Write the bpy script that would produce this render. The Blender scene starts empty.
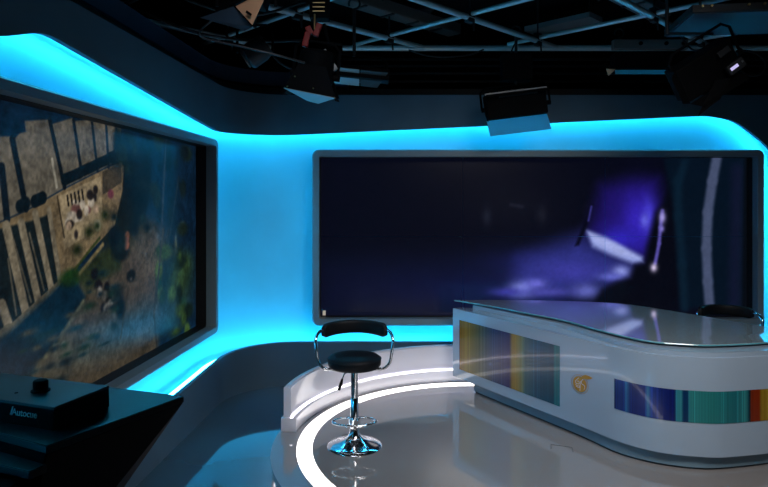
import bpy, bmesh, math, random
import numpy as np
from mathutils import Vector, Matrix
random.seed(7)
PI = math.pi
S = bpy.context.scene
COL = S.collection

# ---------------------------------------------------------------- camera
cam_data = bpy.data.cameras.new('camera')
cam_data.sensor_width = 36.0
cam_data.lens = 36.0 * 620 / 768
cam_data.shift_y = -42.5 / 768
cam_data.clip_start = 0.05
cam = bpy.data.objects.new('camera', cam_data)
COL.objects.link(cam)
cam.location = (0, 0, 1.85)
cam.rotation_euler = (PI / 2, 0, 0)
S.camera = cam

# ---------------------------------------------------------------- world and exposure
S.view_settings.view_transform = 'Standard'
S.view_settings.look = 'None'
S.view_settings.exposure = 0.0
S.view_settings.gamma = 1.0
S.view_settings.use_curve_mapping = False
world = bpy.data.worlds.new('dim_studio')
S.world = world
world.use_nodes = True
world.node_tree.nodes['Background'].inputs[0].default_value = (0.25, 0.45, 0.7, 1)
world.node_tree.nodes['Background'].inputs[1].default_value = 0.015

# ---------------------------------------------------------------- large lights (studio softlights overhead)
def area_light(name, loc, target, sx, sy, power, color, spread=PI):
    d = bpy.data.lights.new(name, 'AREA')
    d.shape = 'RECTANGLE'; d.size = sx; d.size_y = sy
    d.energy = power; d.color = color; d.spread = spread
    o = bpy.data.objects.new(name, d); COL.objects.link(o)
    o.location = loc
    o.rotation_euler = (Vector(target) - Vector(loc)).to_track_quat('-Z', 'Y').to_euler()
    return o
area_light('studio_softlight', (1.6, 1.6, 3.5), (1.3, 4.5, 0.3), 1.6, 0.8, 25, (1.0, 0.94, 0.92), 1.5)
area_light('studio_softlight_side', (-0.2, 2.6, 3.6), (-0.2, 5.0, 0.2), 1.0, 0.6, 3, (0.9, 0.92, 1.0), 1.5)

LED = (0.05, 0.60, 1.0)
LED_POWER = 25.0

# ---------------------------------------------------------------- materials
def srgb(c):
    return tuple((v / 255 / 12.92) if v / 255 <= 0.04045 else ((v / 255 + 0.055) / 1.055) ** 2.4 for v in c)

def mat(name, color, rough=0.5, metal=0.0, spec=0.5, coat=0.0, emit=None, power=0.0, noise=None, bump=0.0, bump_scale=60, trans=0.0):
    m = bpy.data.materials.new(name); m.use_nodes = True
    nt = m.node_tree; b = nt.nodes['Principled BSDF']
    b.inputs['Base Color'].default_value = (*color, 1)
    b.inputs['Roughness'].default_value = rough
    b.inputs['Metallic'].default_value = metal
    b.inputs['Specular IOR Level'].default_value = spec
    b.inputs['Coat Weight'].default_value = coat
    b.inputs['Coat Roughness'].default_value = 0.04
    b.inputs['Transmission Weight'].default_value = trans
    if emit:
        b.inputs['Emission Color'].default_value = (*emit, 1)
        b.inputs['Emission Strength'].default_value = power
    if noise or bump:
        tc = nt.nodes.new('ShaderNodeTexCoord')
        n = nt.nodes.new('ShaderNodeTexNoise')
        n.inputs['Scale'].default_value = noise[0] if noise else bump_scale
        n.inputs['Detail'].default_value = 4
        nt.links.new(tc.outputs['Object'], n.inputs['Vector'])
        if noise:
            r = nt.nodes.new('ShaderNodeValToRGB')
            k = noise[1]
            r.color_ramp.elements[0].position = 0.3
            r.color_ramp.elements[1].position = 0.7
            r.color_ramp.elements[0].color = (*[v * (1 - k) for v in color], 1)
            r.color_ramp.elements[1].color = (*[min(1, v * (1 + k)) for v in color], 1)
            nt.links.new(n.outputs['Fac'], r.inputs['Fac'])
            nt.links.new(r.outputs['Color'], b.inputs['Base Color'])
        if bump:
            n2 = nt.nodes.new('ShaderNodeTexNoise'); n2.inputs['Scale'].default_value = bump_scale
            nt.links.new(tc.outputs['Object'], n2.inputs['Vector'])
            bp = nt.nodes.new('ShaderNodeBump'); bp.inputs['Strength'].default_value = bump
            bp.inputs['Distance'].default_value = 0.01
            nt.links.new(n2.outputs['Fac'], bp.inputs['Height'])
            nt.links.new(bp.outputs['Normal'], b.inputs['Normal'])
    return m

def attr_mat(name, emission, base_from_attr=False, rough=0.3, spec=0.5, coat=0.0):
    m = bpy.data.materials.new(name); m.use_nodes = True
    nt = m.node_tree; b = nt.nodes['Principled BSDF']
    a = nt.nodes.new('ShaderNodeVertexColor'); a.layer_name = 'picture'
    b.inputs['Roughness'].default_value = rough
    b.inputs['Specular IOR Level'].default_value = spec
    b.inputs['Coat Weight'].default_value = coat
    b.inputs['Coat Roughness'].default_value = 0.05
    if base_from_attr:
        nt.links.new(a.outputs['Color'], b.inputs['Base Color'])
    else:
        b.inputs['Base Color'].default_value = (0.004, 0.004, 0.005, 1)
        nt.links.new(a.outputs['Color'], b.inputs['Emission Color'])
        b.inputs['Emission Strength'].default_value = emission
    return m

M = {
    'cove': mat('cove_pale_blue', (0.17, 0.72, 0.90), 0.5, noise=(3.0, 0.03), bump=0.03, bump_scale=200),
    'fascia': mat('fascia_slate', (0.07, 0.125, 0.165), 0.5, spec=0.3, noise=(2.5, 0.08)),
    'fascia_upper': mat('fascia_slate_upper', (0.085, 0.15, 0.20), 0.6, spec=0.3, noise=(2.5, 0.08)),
    'led_soft': mat('cyan_led_soft', (0.5, 0.5, 0.5), emit=LED, power=LED_POWER * 0.5),
    'blackwall': mat('black_drape', (0.006, 0.006, 0.007), 0.95, spec=0.05),
    'blueband': mat('dark_blue_band', (0.02, 0.045, 0.09), 0.7),
    'floor': mat('studio_floor', (0.06, 0.11, 0.145), 0.06, spec=0.8, coat=0.5, noise=(1.4, 0.06)),
    'podium': mat('glossy_podium', (0.30, 0.285, 0.28), 0.05, spec=0.7, coat=1.0, noise=(1.2, 0.04)),
    'white': mat('white_gloss', (0.72, 0.73, 0.82), 0.16, spec=0.5, coat=0.5, noise=(2.0, 0.02)),
    'desk_white': mat('desk_white_gloss', (0.34, 0.44, 0.55), 0.16, spec=0.5, coat=0.6, noise=(2.0, 0.02)),
    'plinth': mat('plinth_blue_grey', (0.16, 0.26, 0.33), 0.3),
    'shadowgap': mat('shadow_gap', (0.012, 0.03, 0.045), 0.5),
    'frame': mat('screen_frame_grey', (0.19, 0.28, 0.33), 0.42),
    'liner': mat('screen_liner_black', (0.006, 0.006, 0.007), 0.6),
    'led': mat('cyan_led', (0.5, 0.5, 0.5), emit=LED, power=LED_POWER),
    'ring': mat('white_ring_light', (0.8, 0.8, 0.8), emit=(1.0, 0.93, 0.90), power=2.4),
    'strip': mat('white_strip_light', (0.8, 0.8, 0.8), emit=(1.0, 0.90, 0.97), power=5.0),
    'leather': mat('black_leather', (0.006, 0.007, 0.009), 0.5, spec=0.2, bump=0.15, bump_scale=160),
    'chrome': mat('chrome', (0.85, 0.87, 0.9), 0.13, metal=1.0),
    'gold': mat('gold_foil', (0.45, 0.23, 0.02), 0.45, metal=0.0),
    'glass': mat('glass_top', (0.30, 0.38, 0.42), 0.05, spec=1.0, coat=1.0),
    'glassedge': mat('glass_edge', (0.10, 0.35, 0.42), 0.1, spec=0.8),
    'steel': mat('grid_pipe_steel', (0.55, 0.78, 0.84), 0.32, metal=0.3),
    'darksteel': mat('dark_steel', (0.03, 0.035, 0.04), 0.45, metal=0.4),
    'black': mat('fixture_black', (0.0045, 0.005, 0.006), 0.6, spec=0.05),
    'flap': mat('brushed_flap', (0.30, 0.33, 0.35), 0.4, metal=0.3),
    'tan': mat('tan_flap', (0.75, 0.38, 0.20), 0.6, emit=None),
    'blueflap': mat('blue_flap', (0.035, 0.06, 0.09), 0.6),
    'red': mat('red_clamp', (0.45, 0.015, 0.012), 0.4),
    'brass': mat('brass_bits', (0.55, 0.42, 0.2), 0.3, metal=1.0),
    'lcd': mat('lcd_display', (0.1, 0.1, 0.1), emit=(0.62, 0.55, 0.95), power=0.9),
    'prompter': mat('prompter_black', (0.022, 0.03, 0.036), 0.35, spec=0.35),  # paler, bluer black puts the cove light on upward faces into the colour
    'prompter_dark': mat('prompter_matte_black', (0.006, 0.007, 0.008), 0.7, spec=0.1),
    'print': mat('grey_print', (0.95, 0.95, 0.95), 0.6),
    'sticker': mat('white_sticker', (0.8, 0.75, 0.65), 0.6, emit=(1.0, 0.9, 0.75), power=0.25),  # faint glow added so the sticker looks lit
    'line': mat('hatch_line', (0.05, 0.05, 0.05), 0.5),
    'tray': mat('cable_tray_grey', (0.16, 0.18, 0.19), 0.5, metal=0.2),
    'wood': mat('brown_panel', (0.05, 0.03, 0.02), 0.6),
}

def frosted_mat():
    m = bpy.data.materials.new('frosted_diffuser'); m.use_nodes = True
    nt = m.node_tree; out = nt.nodes['Material Output']; b = nt.nodes['Principled BSDF']
    b.inputs['Base Color'].default_value = (.5, .55, .6, 1); b.inputs['Roughness'].default_value = .4
    tr = nt.nodes.new('ShaderNodeBsdfTranslucent'); tr.inputs['Color'].default_value = (.45, .92, 1.0, 1)
    mx = nt.nodes.new('ShaderNodeMixShader'); mx.inputs[0].default_value = .9
    nt.links.new(b.outputs[0], mx.inputs[1]); nt.links.new(tr.outputs[0], mx.inputs[2]); nt.links.new(mx.outputs[0], out.inputs['Surface'])
    return m
M['frosted'] = frosted_mat()

# ---------------------------------------------------------------- object helpers
def tag(o, label=None, cat=None, group=None, kind=None):
    if label: o['label'] = label
    if cat: o['category'] = cat
    if group: o['group'] = group
    if kind: o['kind'] = kind
    return o

def empty(name, loc=(0, 0, 0), rz=0.0, label=None, cat=None, group=None):
    o = bpy.data.objects.new(name, None); COL.objects.link(o)
    o.empty_display_size = 0.1
    o.location = loc; o.rotation_euler = (0, 0, rz)
    return tag(o, label, cat, group)

def link(name, me, m, parent=None, smooth=False):
    me.materials.append(m)
    if smooth:
        me.polygons.foreach_set('use_smooth', [True] * len(me.polygons))
    o = bpy.data.objects.new(name, me); COL.objects.link(o)
    if parent: o.parent = parent
    return o

def obj(name, bm, m, parent=None, smooth=False, normals=True, angle=None):
    if normals: bmesh.ops.recalc_face_normals(bm, faces=bm.faces)
    me = bpy.data.meshes.new(name); bm.to_mesh(me); bm.free()
    o = link(name, me, m, parent, smooth)
    if smooth and angle is not None:
        me.set_sharp_from_angle(angle=math.radians(angle))
    return o

def add_box(bm, c, s, R=None, bevel=0.0):
    v = []
    g = bmesh.ops.create_cube(bm, size=1.0)['verts']
    for q in g:
        p = Vector((q.co.x * s[0], q.co.y * s[1], q.co.z * s[2]))
        if R is not None: p = R @ p
        q.co = p + Vector(c)
    if bevel:
        e = list({e for q in g for e in q.link_edges})
        bmesh.ops.bevel(bm, geom=e, offset=bevel, segments=2, affect='EDGES', profile=0.6)
    return bm

def box(c, s, R=None, bevel=0.0):
    return add_box(bmesh.new(), c, s, R, bevel)

def add_tube(bm, pts, r, n=12, closed=False, cap=True, radii=None):
    pts = [Vector(p) for p in pts]
    N = len(pts); rings = []
    t0 = (pts[1] - pts[0]).normalized()
    ref = Vector((0, 0, 1)) if abs(t0.z) < 0.9 else Vector((1, 0, 0))
    u = t0.cross(ref).normalized()
    for i, p in enumerate(pts):
        if closed: t = (pts[(i + 1) % N] - pts[i - 1]).normalized()
        elif i == 0: t = (pts[1] - p).normalized()
        elif i == N - 1: t = (p - pts[-2]).normalized()
        else: t = (pts[i + 1] - pts[i - 1]).normalized()
        u = (u - t * u.dot(t)).normalized(); w = t.cross(u)
        rr = radii[i] if radii else r
        rings.append([bm.verts.new(p + (u * math.cos(a) + w * math.sin(a)) * rr) for a in [2 * PI * k / n for k in range(n)]])
    for i in range(N if closed else N - 1):
        a, b = rings[i], rings[(i + 1) % N]
        for k in range(n):
            bm.faces.new((a[k], a[(k + 1) % n], b[(k + 1) % n], b[k]))
    if cap and not closed:
        bm.faces.new(rings[0]); bm.faces.new(rings[-1])
    return bm

def tube(pts, r, n=12, closed=False, radii=None):
    return add_tube(bmesh.new(), pts, r, n, closed, radii=radii)

def lathe(profile, n=48, c=(0, 0, 0)):
    bm = bmesh.new(); rings = []
    for r, z in profile:
        if r < 1e-6: rings.append([bm.verts.new((c[0], c[1], c[2] + z))])
        else: rings.append([bm.verts.new((c[0] + r * math.cos(2 * PI * k / n), c[1] + r * math.sin(2 * PI * k / n), c[2] + z)) for k in range(n)])
    for a, b in zip(rings, rings[1:]):
        for k in range(n):
            k2 = (k + 1) % n
            if len(a) == 1 and len(b) == 1: continue
            if len(a) == 1: bm.faces.new((a[0], b[k], b[k2]))
            elif len(b) == 1: bm.faces.new((a[k], a[k2], b[0]))
            else: bm.faces.new((a[k], a[k2], b[k2], b[k]))
    return bm

def add_prism(bm, poly, z0, z1):
    """poly: list of (x, y); z0, z1 floats"""
    lo = [bm.verts.new((x, y, z0)) for x, y in poly]
    hi = [bm.verts.new((x, y, z1)) for x, y in poly]
    n = len(poly)
    for k in range(n):
        bm.faces.new((lo[k], lo[(k + 1) % n], hi[(k + 1) % n], hi[k]))
    bm.faces.new(lo); bm.faces.new(hi)
    return bm

def prism(poly, z0, z1, bevel=0.0):
    bm = add_prism(bmesh.new(), poly, z0, z1)
    if bevel:
        e = [e for e in bm.edges if abs(e.verts[0].co.z - e.verts[1].co.z) < 1e-6]
        bmesh.ops.bevel(bm, geom=e, offset=bevel, segments=3, affect='EDGES', profile=0.6)
    return bm

def catmull(pts, per=8, closed=False):
    P = [np.array(p, float) for p in pts]; out = []; N = len(P)
    for i in range(N if closed else N - 1):
        if closed: a, b, c, d = P[i - 1], P[i], P[(i + 1) % N], P[(i + 2) % N]
        else:
            b, c = P[i], P[i + 1]
            a = P[i - 1] if i > 0 else 2 * b - c
            d = P[i + 2] if i + 2 < N else 2 * c - b
        for k in range(per):
            t = k / per
            out.append(tuple(0.5 * (2 * b + (c - a) * t + (2 * a - 5 * b + 4 * c - d) * t * t + (3 * b - a - 3 * c + d) * t ** 3)))
    if not closed: out.append(tuple(P[-1]))
    return out

def arc_band(c, r0, r1, a0, a1, z0, z1, n=96, tail=0.0):
    """solid ring sector between radii r0 and r1, angles in degrees going from a0 to a1, with an optional straight tail at a1"""
    bm = bmesh.new(); rows = []
    for k in range(n + 1):
        a = math.radians(a0 + (a1 - a0) * k / n)
        rows.append([(c[0] + r * math.cos(a), c[1] + r * math.sin(a)) for r in (r0, r1)])
    if tail:
        a = math.radians(a1); d = (math.sin(a), -math.cos(a))
        for q in range(1, 9):
            rows.append([(x + d[0] * tail * q / 8, y + d[1] * tail * q / 8) for x, y in rows[n]])
    vs = [[bm.verts.new((*i, z0)), bm.verts.new((*o_, z0)), bm.verts.new((*o_, z1)), bm.verts.new((*i, z1))] for i, o_ in rows]
    for a, b in zip(vs, vs[1:]):
        for k in range(4):
            bm.faces.new((a[k], a[(k + 1) % 4], b[(k + 1) % 4], b[k]))
    bm.faces.new(vs[0]); bm.faces.new(vs[-1])
    return bm

# ---------------------------------------------------------------- the plan of the wall: left run, rounded corner, back run
SLOPE = 0.066
DL = Vector((SLOPE, 1, 0)).normalized()
P0 = Vector((-1.872 + SLOPE * 6.2, 6.2, 0))
RC = 0.6
TURN = math.acos(DL.x)
TL = RC * math.tan(TURN / 2)
ARC = RC * TURN
T_LEFT = P0 - DL * TL
T_BACK = P0 + Vector((TL, 0, 0))
N_LEFT = Vector((DL.y, -DL.x, 0))
CEN = T_LEFT + N_LEFT * RC

def path(s, off=0.0):
    if s < -ARC / 2: p, n = T_LEFT + DL * (s + ARC / 2), N_LEFT
    elif s > ARC / 2: p, n = T_BACK + Vector((s - ARC / 2, 0, 0)), Vector((0, -1, 0))
    else:
        a = (s + ARC / 2) / RC
        n = Matrix.Rotation(-a, 3, 'Z') @ N_LEFT
        p = CEN - n * RC
    return p + n * off
def s_of_y(y): return (y - T_LEFT.y) / DL.y - ARC / 2
def s_of_x(x): return x - T_BACK.x + ARC / 2

KT = [(s_of_y(-2.5), .40), (s_of_y(.75), .40), (s_of_y(.95), 2.3), (s_of_y(1.2), 2.5), (s_of_y(2.71), 2.565), (s_of_y(3.05), 2.685), (s_of_y(5.55), 2.485), (0, 2.50),
      (s_of_x(-.84), 2.515), (s_of_x(3.22), 2.705), (s_of_x(3.5), 2.66), (s_of_x(3.84), 2.40), (s_of_x(4.0), 2.15), (s_of_x(4.09), .44), (s_of_x(5.6), .44)]
KB = [(s_of_y(-2.5), .36), (s_of_y(4.7), .38), (s_of_y(5.6), .40), (0, .43), (s_of_x(-.8), .44), (s_of_x(5.6), .44)]
SS = np.concatenate([np.arange(s_of_y(-2.4), -ARC / 2, 0.05), np.linspace(-ARC / 2, ARC / 2, 28), np.arange(ARC / 2 + .05, s_of_x(5.5), 0.04)])
def smooth_keys(K, w):
    f = np.arange(SS[0] - 1, SS[-1] + 1, 0.01)
    z = np.interp(f, [k[0] for k in K], [k[1] for k in K])
    n = int(w / 0.01); kern = np.hanning(n + 2)[1:-1]; kern /= kern.sum()
    z = np.convolve(np.pad(z, n, mode='edge'), kern, 'same')[n:-n]
    return np.interp(SS, f, z)
ZB = smooth_keys(KB, 0.5)
ZT = np.maximum(smooth_keys(KT, 0.34), ZB)

def ribbon(lo, hi, off_front, off_back, ss=SS):
    """solid strip that follows the wall plan; lo and hi give its bottom and top at each station"""
    bm = bmesh.new(); rows = []
    for s, a, b in zip(ss, lo, hi):
        f, k = path(s, off_front), path(s, off_back)
        rows.append([bm.verts.new((f.x, f.y, a)), bm.verts.new((f.x, f.y, b)), bm.verts.new((k.x, k.y, b)), bm.verts.new((k.x, k.y, a))])
    for a, b in zip(rows, rows[1:]):
        for k in range(4):
            bm.faces.new((a[k], a[(k + 1) % 4], b[(k + 1) % 4], b[k]))
    bm.faces.new(rows[0]); bm.faces.new(rows[-1])
    return bm

def struct(name, bm, m, smooth=False, angle=40):
    o = obj(name, bm, m, None, smooth, angle=angle if smooth else None)
    o['kind'] = 'structure'
    return o

# ================================================================ STRUCTURE
struct('floor', box((1.4, 2.4, -0.05), (9.5, 10.6, 0.1)), M['floor'])
struct('ceiling', box((1.4, 2.4, 3.85), (9.5, 10.6, 0.1)), M['blackwall'])
struct('wall_rear', box((1.4, 7.45, 1.95), (9.5, 0.1, 3.7)), M['blackwall'])
struct('wall_front', box((1.4, -2.6, 1.95), (9.5, 0.1, 3.7)), M['blackwall'])
struct('wall_right', box((5.65, 2.4, 1.95), (0.1, 9.9, 3.7)), M['blackwall'])
struct('wall_side', box((-2.7, 2.4, 1.95), (0.1, 9.9, 3.7)), M['blackwall'])
iL = SS <= 0.001; iB = SS >= -0.05
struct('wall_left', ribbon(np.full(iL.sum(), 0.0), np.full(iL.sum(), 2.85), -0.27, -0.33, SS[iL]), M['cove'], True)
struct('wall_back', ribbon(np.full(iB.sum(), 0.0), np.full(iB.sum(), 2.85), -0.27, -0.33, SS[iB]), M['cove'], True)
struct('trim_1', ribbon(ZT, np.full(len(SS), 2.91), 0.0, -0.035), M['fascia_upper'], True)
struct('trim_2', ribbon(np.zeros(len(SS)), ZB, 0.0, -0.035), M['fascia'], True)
struct('trim_3', ribbon(np.full(len(SS), 2.93), np.full(len(SS), 2.99), -0.10, -0.36), M['liner'], True)
iS = SS < 1.0
struct('trim_4', ribbon(np.full(iS.sum(), 3.02), np.full(iS.sum(), 3.16), -0.12, -0.36, SS[iS]), M['blueband'], True)
struct('trim_5', ribbon(np.full(len(SS), 2.84), np.full(len(SS), 2.92), -0.03, -0.36), M['liner'], True)

# cyan light strips tucked behind the edges of the opening
def led_strip(Z, sign, label, gap, d0, d1):
    keep = [i for i in range(len(SS)) if ZT[i] - ZB[i] > 0.05]
    i0, i1 = keep[0], keep[-1] + 1
    s, z = SS[i0:i1], Z[i0:i1]
    ds, dz = np.gradient(s), np.gradient(z); L = np.hypot(ds, dz)
    ns, nz = -dz / L * sign, ds / L * sign
    bm = bmesh.new(); rows = []
    for k in range(len(s)):
        sc, zc = s[k] + ns[k] * gap, z[k] + nz[k] * gap
        a, b = path(sc, d0), path(sc, d1)
        rows.append([bm.verts.new((a.x, a.y, zc)), bm.verts.new((b.x, b.y, zc)), bm.verts.new((b.x, b.y, zc + .008 * sign)), bm.verts.new((a.x, a.y, zc + .008 * sign))])
    for a, b in zip(rows, rows[1:]):
        for q in range(4): bm.faces.new((a[q], a[(q + 1) % 4], b[(q + 1) % 4], b[q]))
    bm.faces.new(rows[0]); bm.faces.new(rows[-1])
    o = obj('led_strip', bm, M['led'])
    return tag(o, label, 'light strip')
led_strip(ZT, 1, 'glowing cyan light strip hidden along the upper edge of the wall recess', 0.10, -0.16, -0.20)
led_strip(ZB, -1, 'glowing cyan light strip hidden along the lower edge of the wall recess', 0.075, -0.13, -0.17)

# upright strips behind the sides of the two screens
def upright_strip(s, label, z0=.78, z1=2.24):
    a, b = path(s, -0.20), path(s, -0.26)
    bm = bmesh.new()
    d = (path(s + .01) - path(s)).normalized() * .006
    v = [bm.verts.new(p) for z in (z0, z1) for p in ((a.x, a.y, z), (b.x, b.y, z), (b.x + d.x, b.y + d.y, z), (a.x + d.x, a.y + d.y, z))]
    for f in ((0, 1, 2, 3), (4, 5, 6, 7), (0, 1, 5, 4), (1, 2, 6, 5), (2, 3, 7, 6), (3, 0, 4, 7)): bm.faces.new([v[i] for i in f])
    tag(obj('led_strip', bm, M['led_soft']), label, 'light strip')
upright_strip(s_of_y(5.63) + .004, 'upright cyan light strip behind the right edge of the left wall screen')
upright_strip(s_of_x(3.81) + .004, 'upright cyan light strip behind the right edge of the back wall screen')

# ================================================================ SCREENS
def rounded_rect(x0, x1, z0, z1, r, n=8):
    pts = []
    for cx, cz, a0 in ((x1 - r, z1 - r, 0), (x0 + r, z1 - r, 90), (x0 + r, z0 + r, 180), (x1 - r, z0 + r, 270)):
        for k in range(n + 1):
            a = math.radians(a0 + 90 * k / n)
            pts.append((cx + r * math.cos(a), cz + r * math.sin(a)))
    return pts

def wall_frame_mesh(s0, s1, z0, z1, inset, d_front, d_back, r_out, r_in, bev=0.012, d_outer=None):
    o_ = rounded_rect(s0, s1, z0, z1, r_out); o2 = rounded_rect(s0 + bev, s1 - bev, z0 + bev, z1 - bev, r_out - bev)
    i_ = rounded_rect(s0 + inset, s1 - inset, z0 + inset, z1 - inset, r_in)
    bm = bmesh.new()
    def ring(pts, d):
        out = []
        for s, z in pts:
            p = path(s, d); out.append(bm.verts.new((p.x, p.y, z)))
        return out
    R = [ring(o_, d_outer or d_back), ring(o_, d_front - bev), ring(o2, d_front), ring(i_, d_front), ring(i_, d_back)]
    n = len(o_)
    for a, b in zip(R, R[1:] + R[:1]):
        for k in range(n): bm.faces.new((a[k], a[(k + 1) % n], b[(k + 1) % n], b[k]))
    return bm

def smoothstep(d, w):
    t = np.clip(d / max(w, 1e-6) + 0.5, 0, 1); return t * t * (3 - 2 * t)

def value_noise(x, y, seed, f):
    rs = np.random.RandomState(seed); g = rs.rand(128, 128)
    X, Y = x * f, y * f; xi, yi = np.floor(X).astype(int), np.floor(Y).astype(int)
    u, v = X - xi, Y - yi; u = u * u * (3 - 2 * u); v = v * v * (3 - 2 * v)
    G = lambda i, j: g[i % 128, j % 128]
    return (G(xi, yi) * (1 - u) + G(xi + 1, yi) * u) * (1 - v) + (G(xi, yi + 1) * (1 - u) + G(xi + 1, yi + 1) * u) * v

def paint(a, b, base, shapes, grain, contrast):
    """colours of a displayed picture; a and b are metres across and up the screen"""
    C = np.tile(np.array(base, float), (len(a), 1))
    for sh in shapes:
        if sh[0] == 'P':
            pts, col, soft = np.array(sh[1]), sh[2], sh[3]
            ins = np.zeros(len(a), bool); D = np.full(len(a), 1e9)
            for (x1, y1), (x2, y2) in zip(pts, np.roll(pts, -1, 0)):
                c = ((y1 > b) != (y2 > b))
                ins ^= c & (a < (x2 - x1) * (b - y1) / ((y2 - y1) if y2 != y1 else 1e-9) + x1)
                L2 = (x2 - x1) ** 2 + (y2 - y1) ** 2 + 1e-12
                t = np.clip(((a - x1) * (x2 - x1) + (b - y1) * (y2 - y1)) / L2, 0, 1)
                D = np.minimum(D, np.hypot(a - x1 - t * (x2 - x1), b - y1 - t * (y2 - y1)))
            k = smoothstep(np.where(ins, D, -D), soft)
        elif sh[0] == 'L':
            (x1, y1), (x2, y2) = sh[1]; w, col, soft = sh[2], sh[3], sh[4]
            L2 = (x2 - x1) ** 2 + (y2 - y1) ** 2
            t = np.clip(((a - x1) * (x2 - x1) + (b - y1) * (y2 - y1)) / L2, 0, 1)
            k = smoothstep(w / 2 - np.hypot(a - x1 - t * (x2 - x1), b - y1 - t * (y2 - y1)), soft)
        else:
            (x1, y1), rx, rz, col, soft = sh[1], sh[2], sh[3], sh[4], sh[5]
            q = np.hypot((a - x1) / rx, (b - y1) / rz)
            k = smoothstep(1 - q, max(soft / min(rx, rz), 0.3)) if soft < min(rx, rz) * 1.2 else np.exp(-q * q * 1.3)
        C += (np.array(col, float) - C) * k[:, None]
    n = (value_noise(a, b, 3, 9) + value_noise(a, b, 5, 27) + value_noise(a, b, 8, 60)) / 3 - 0.5
    C *= (1 + contrast * n)[:, None]
    C = np.clip(C + grain * (np.random.RandomState(1).rand(len(a), 1) - 0.5), 0, 255) / 255
    return np.where(C <= 0.04045, C / 12.92, ((C + 0.055) / 1.055) ** 2.4)

def picture_mesh(name, pos, a0, a1, b0, b1, na, nb, colors, m, parent):
    A, B = np.meshgrid(np.linspace(a0, a1, na), np.linspace(b0, b1, nb))
    a, b = A.ravel(), B.ravel()
    me = bpy.data.meshes.new(name)
    idx = np.arange(na * nb).reshape(nb, na)
    f = np.stack([idx[:-1, :-1], idx[:-1, 1:], idx[1:, 1:], idx[1:, :-1]], -1).reshape(-1, 4)
    me.vertices.add(len(a)); me.vertices.foreach_set('co', pos(a, b).astype(np.float32).ravel())
    me.loops.add(f.size); me.loops.foreach_set('vertex_index', f.ravel().astype(np.int32))
    me.polygons.add(len(f)); me.polygons.foreach_set('loop_start', np.arange(0, f.size, 4, dtype=np.int32))
    me.update(calc_edges=True)
    lay = me.color_attributes.new('picture', 'FLOAT_COLOR', 'POINT')
    c = np.ones((len(a), 4), np.float32); c[:, :3] = colors(a, b)
    lay.data.foreach_set('color', c.ravel())
    return link(name, me, m, parent)

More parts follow.
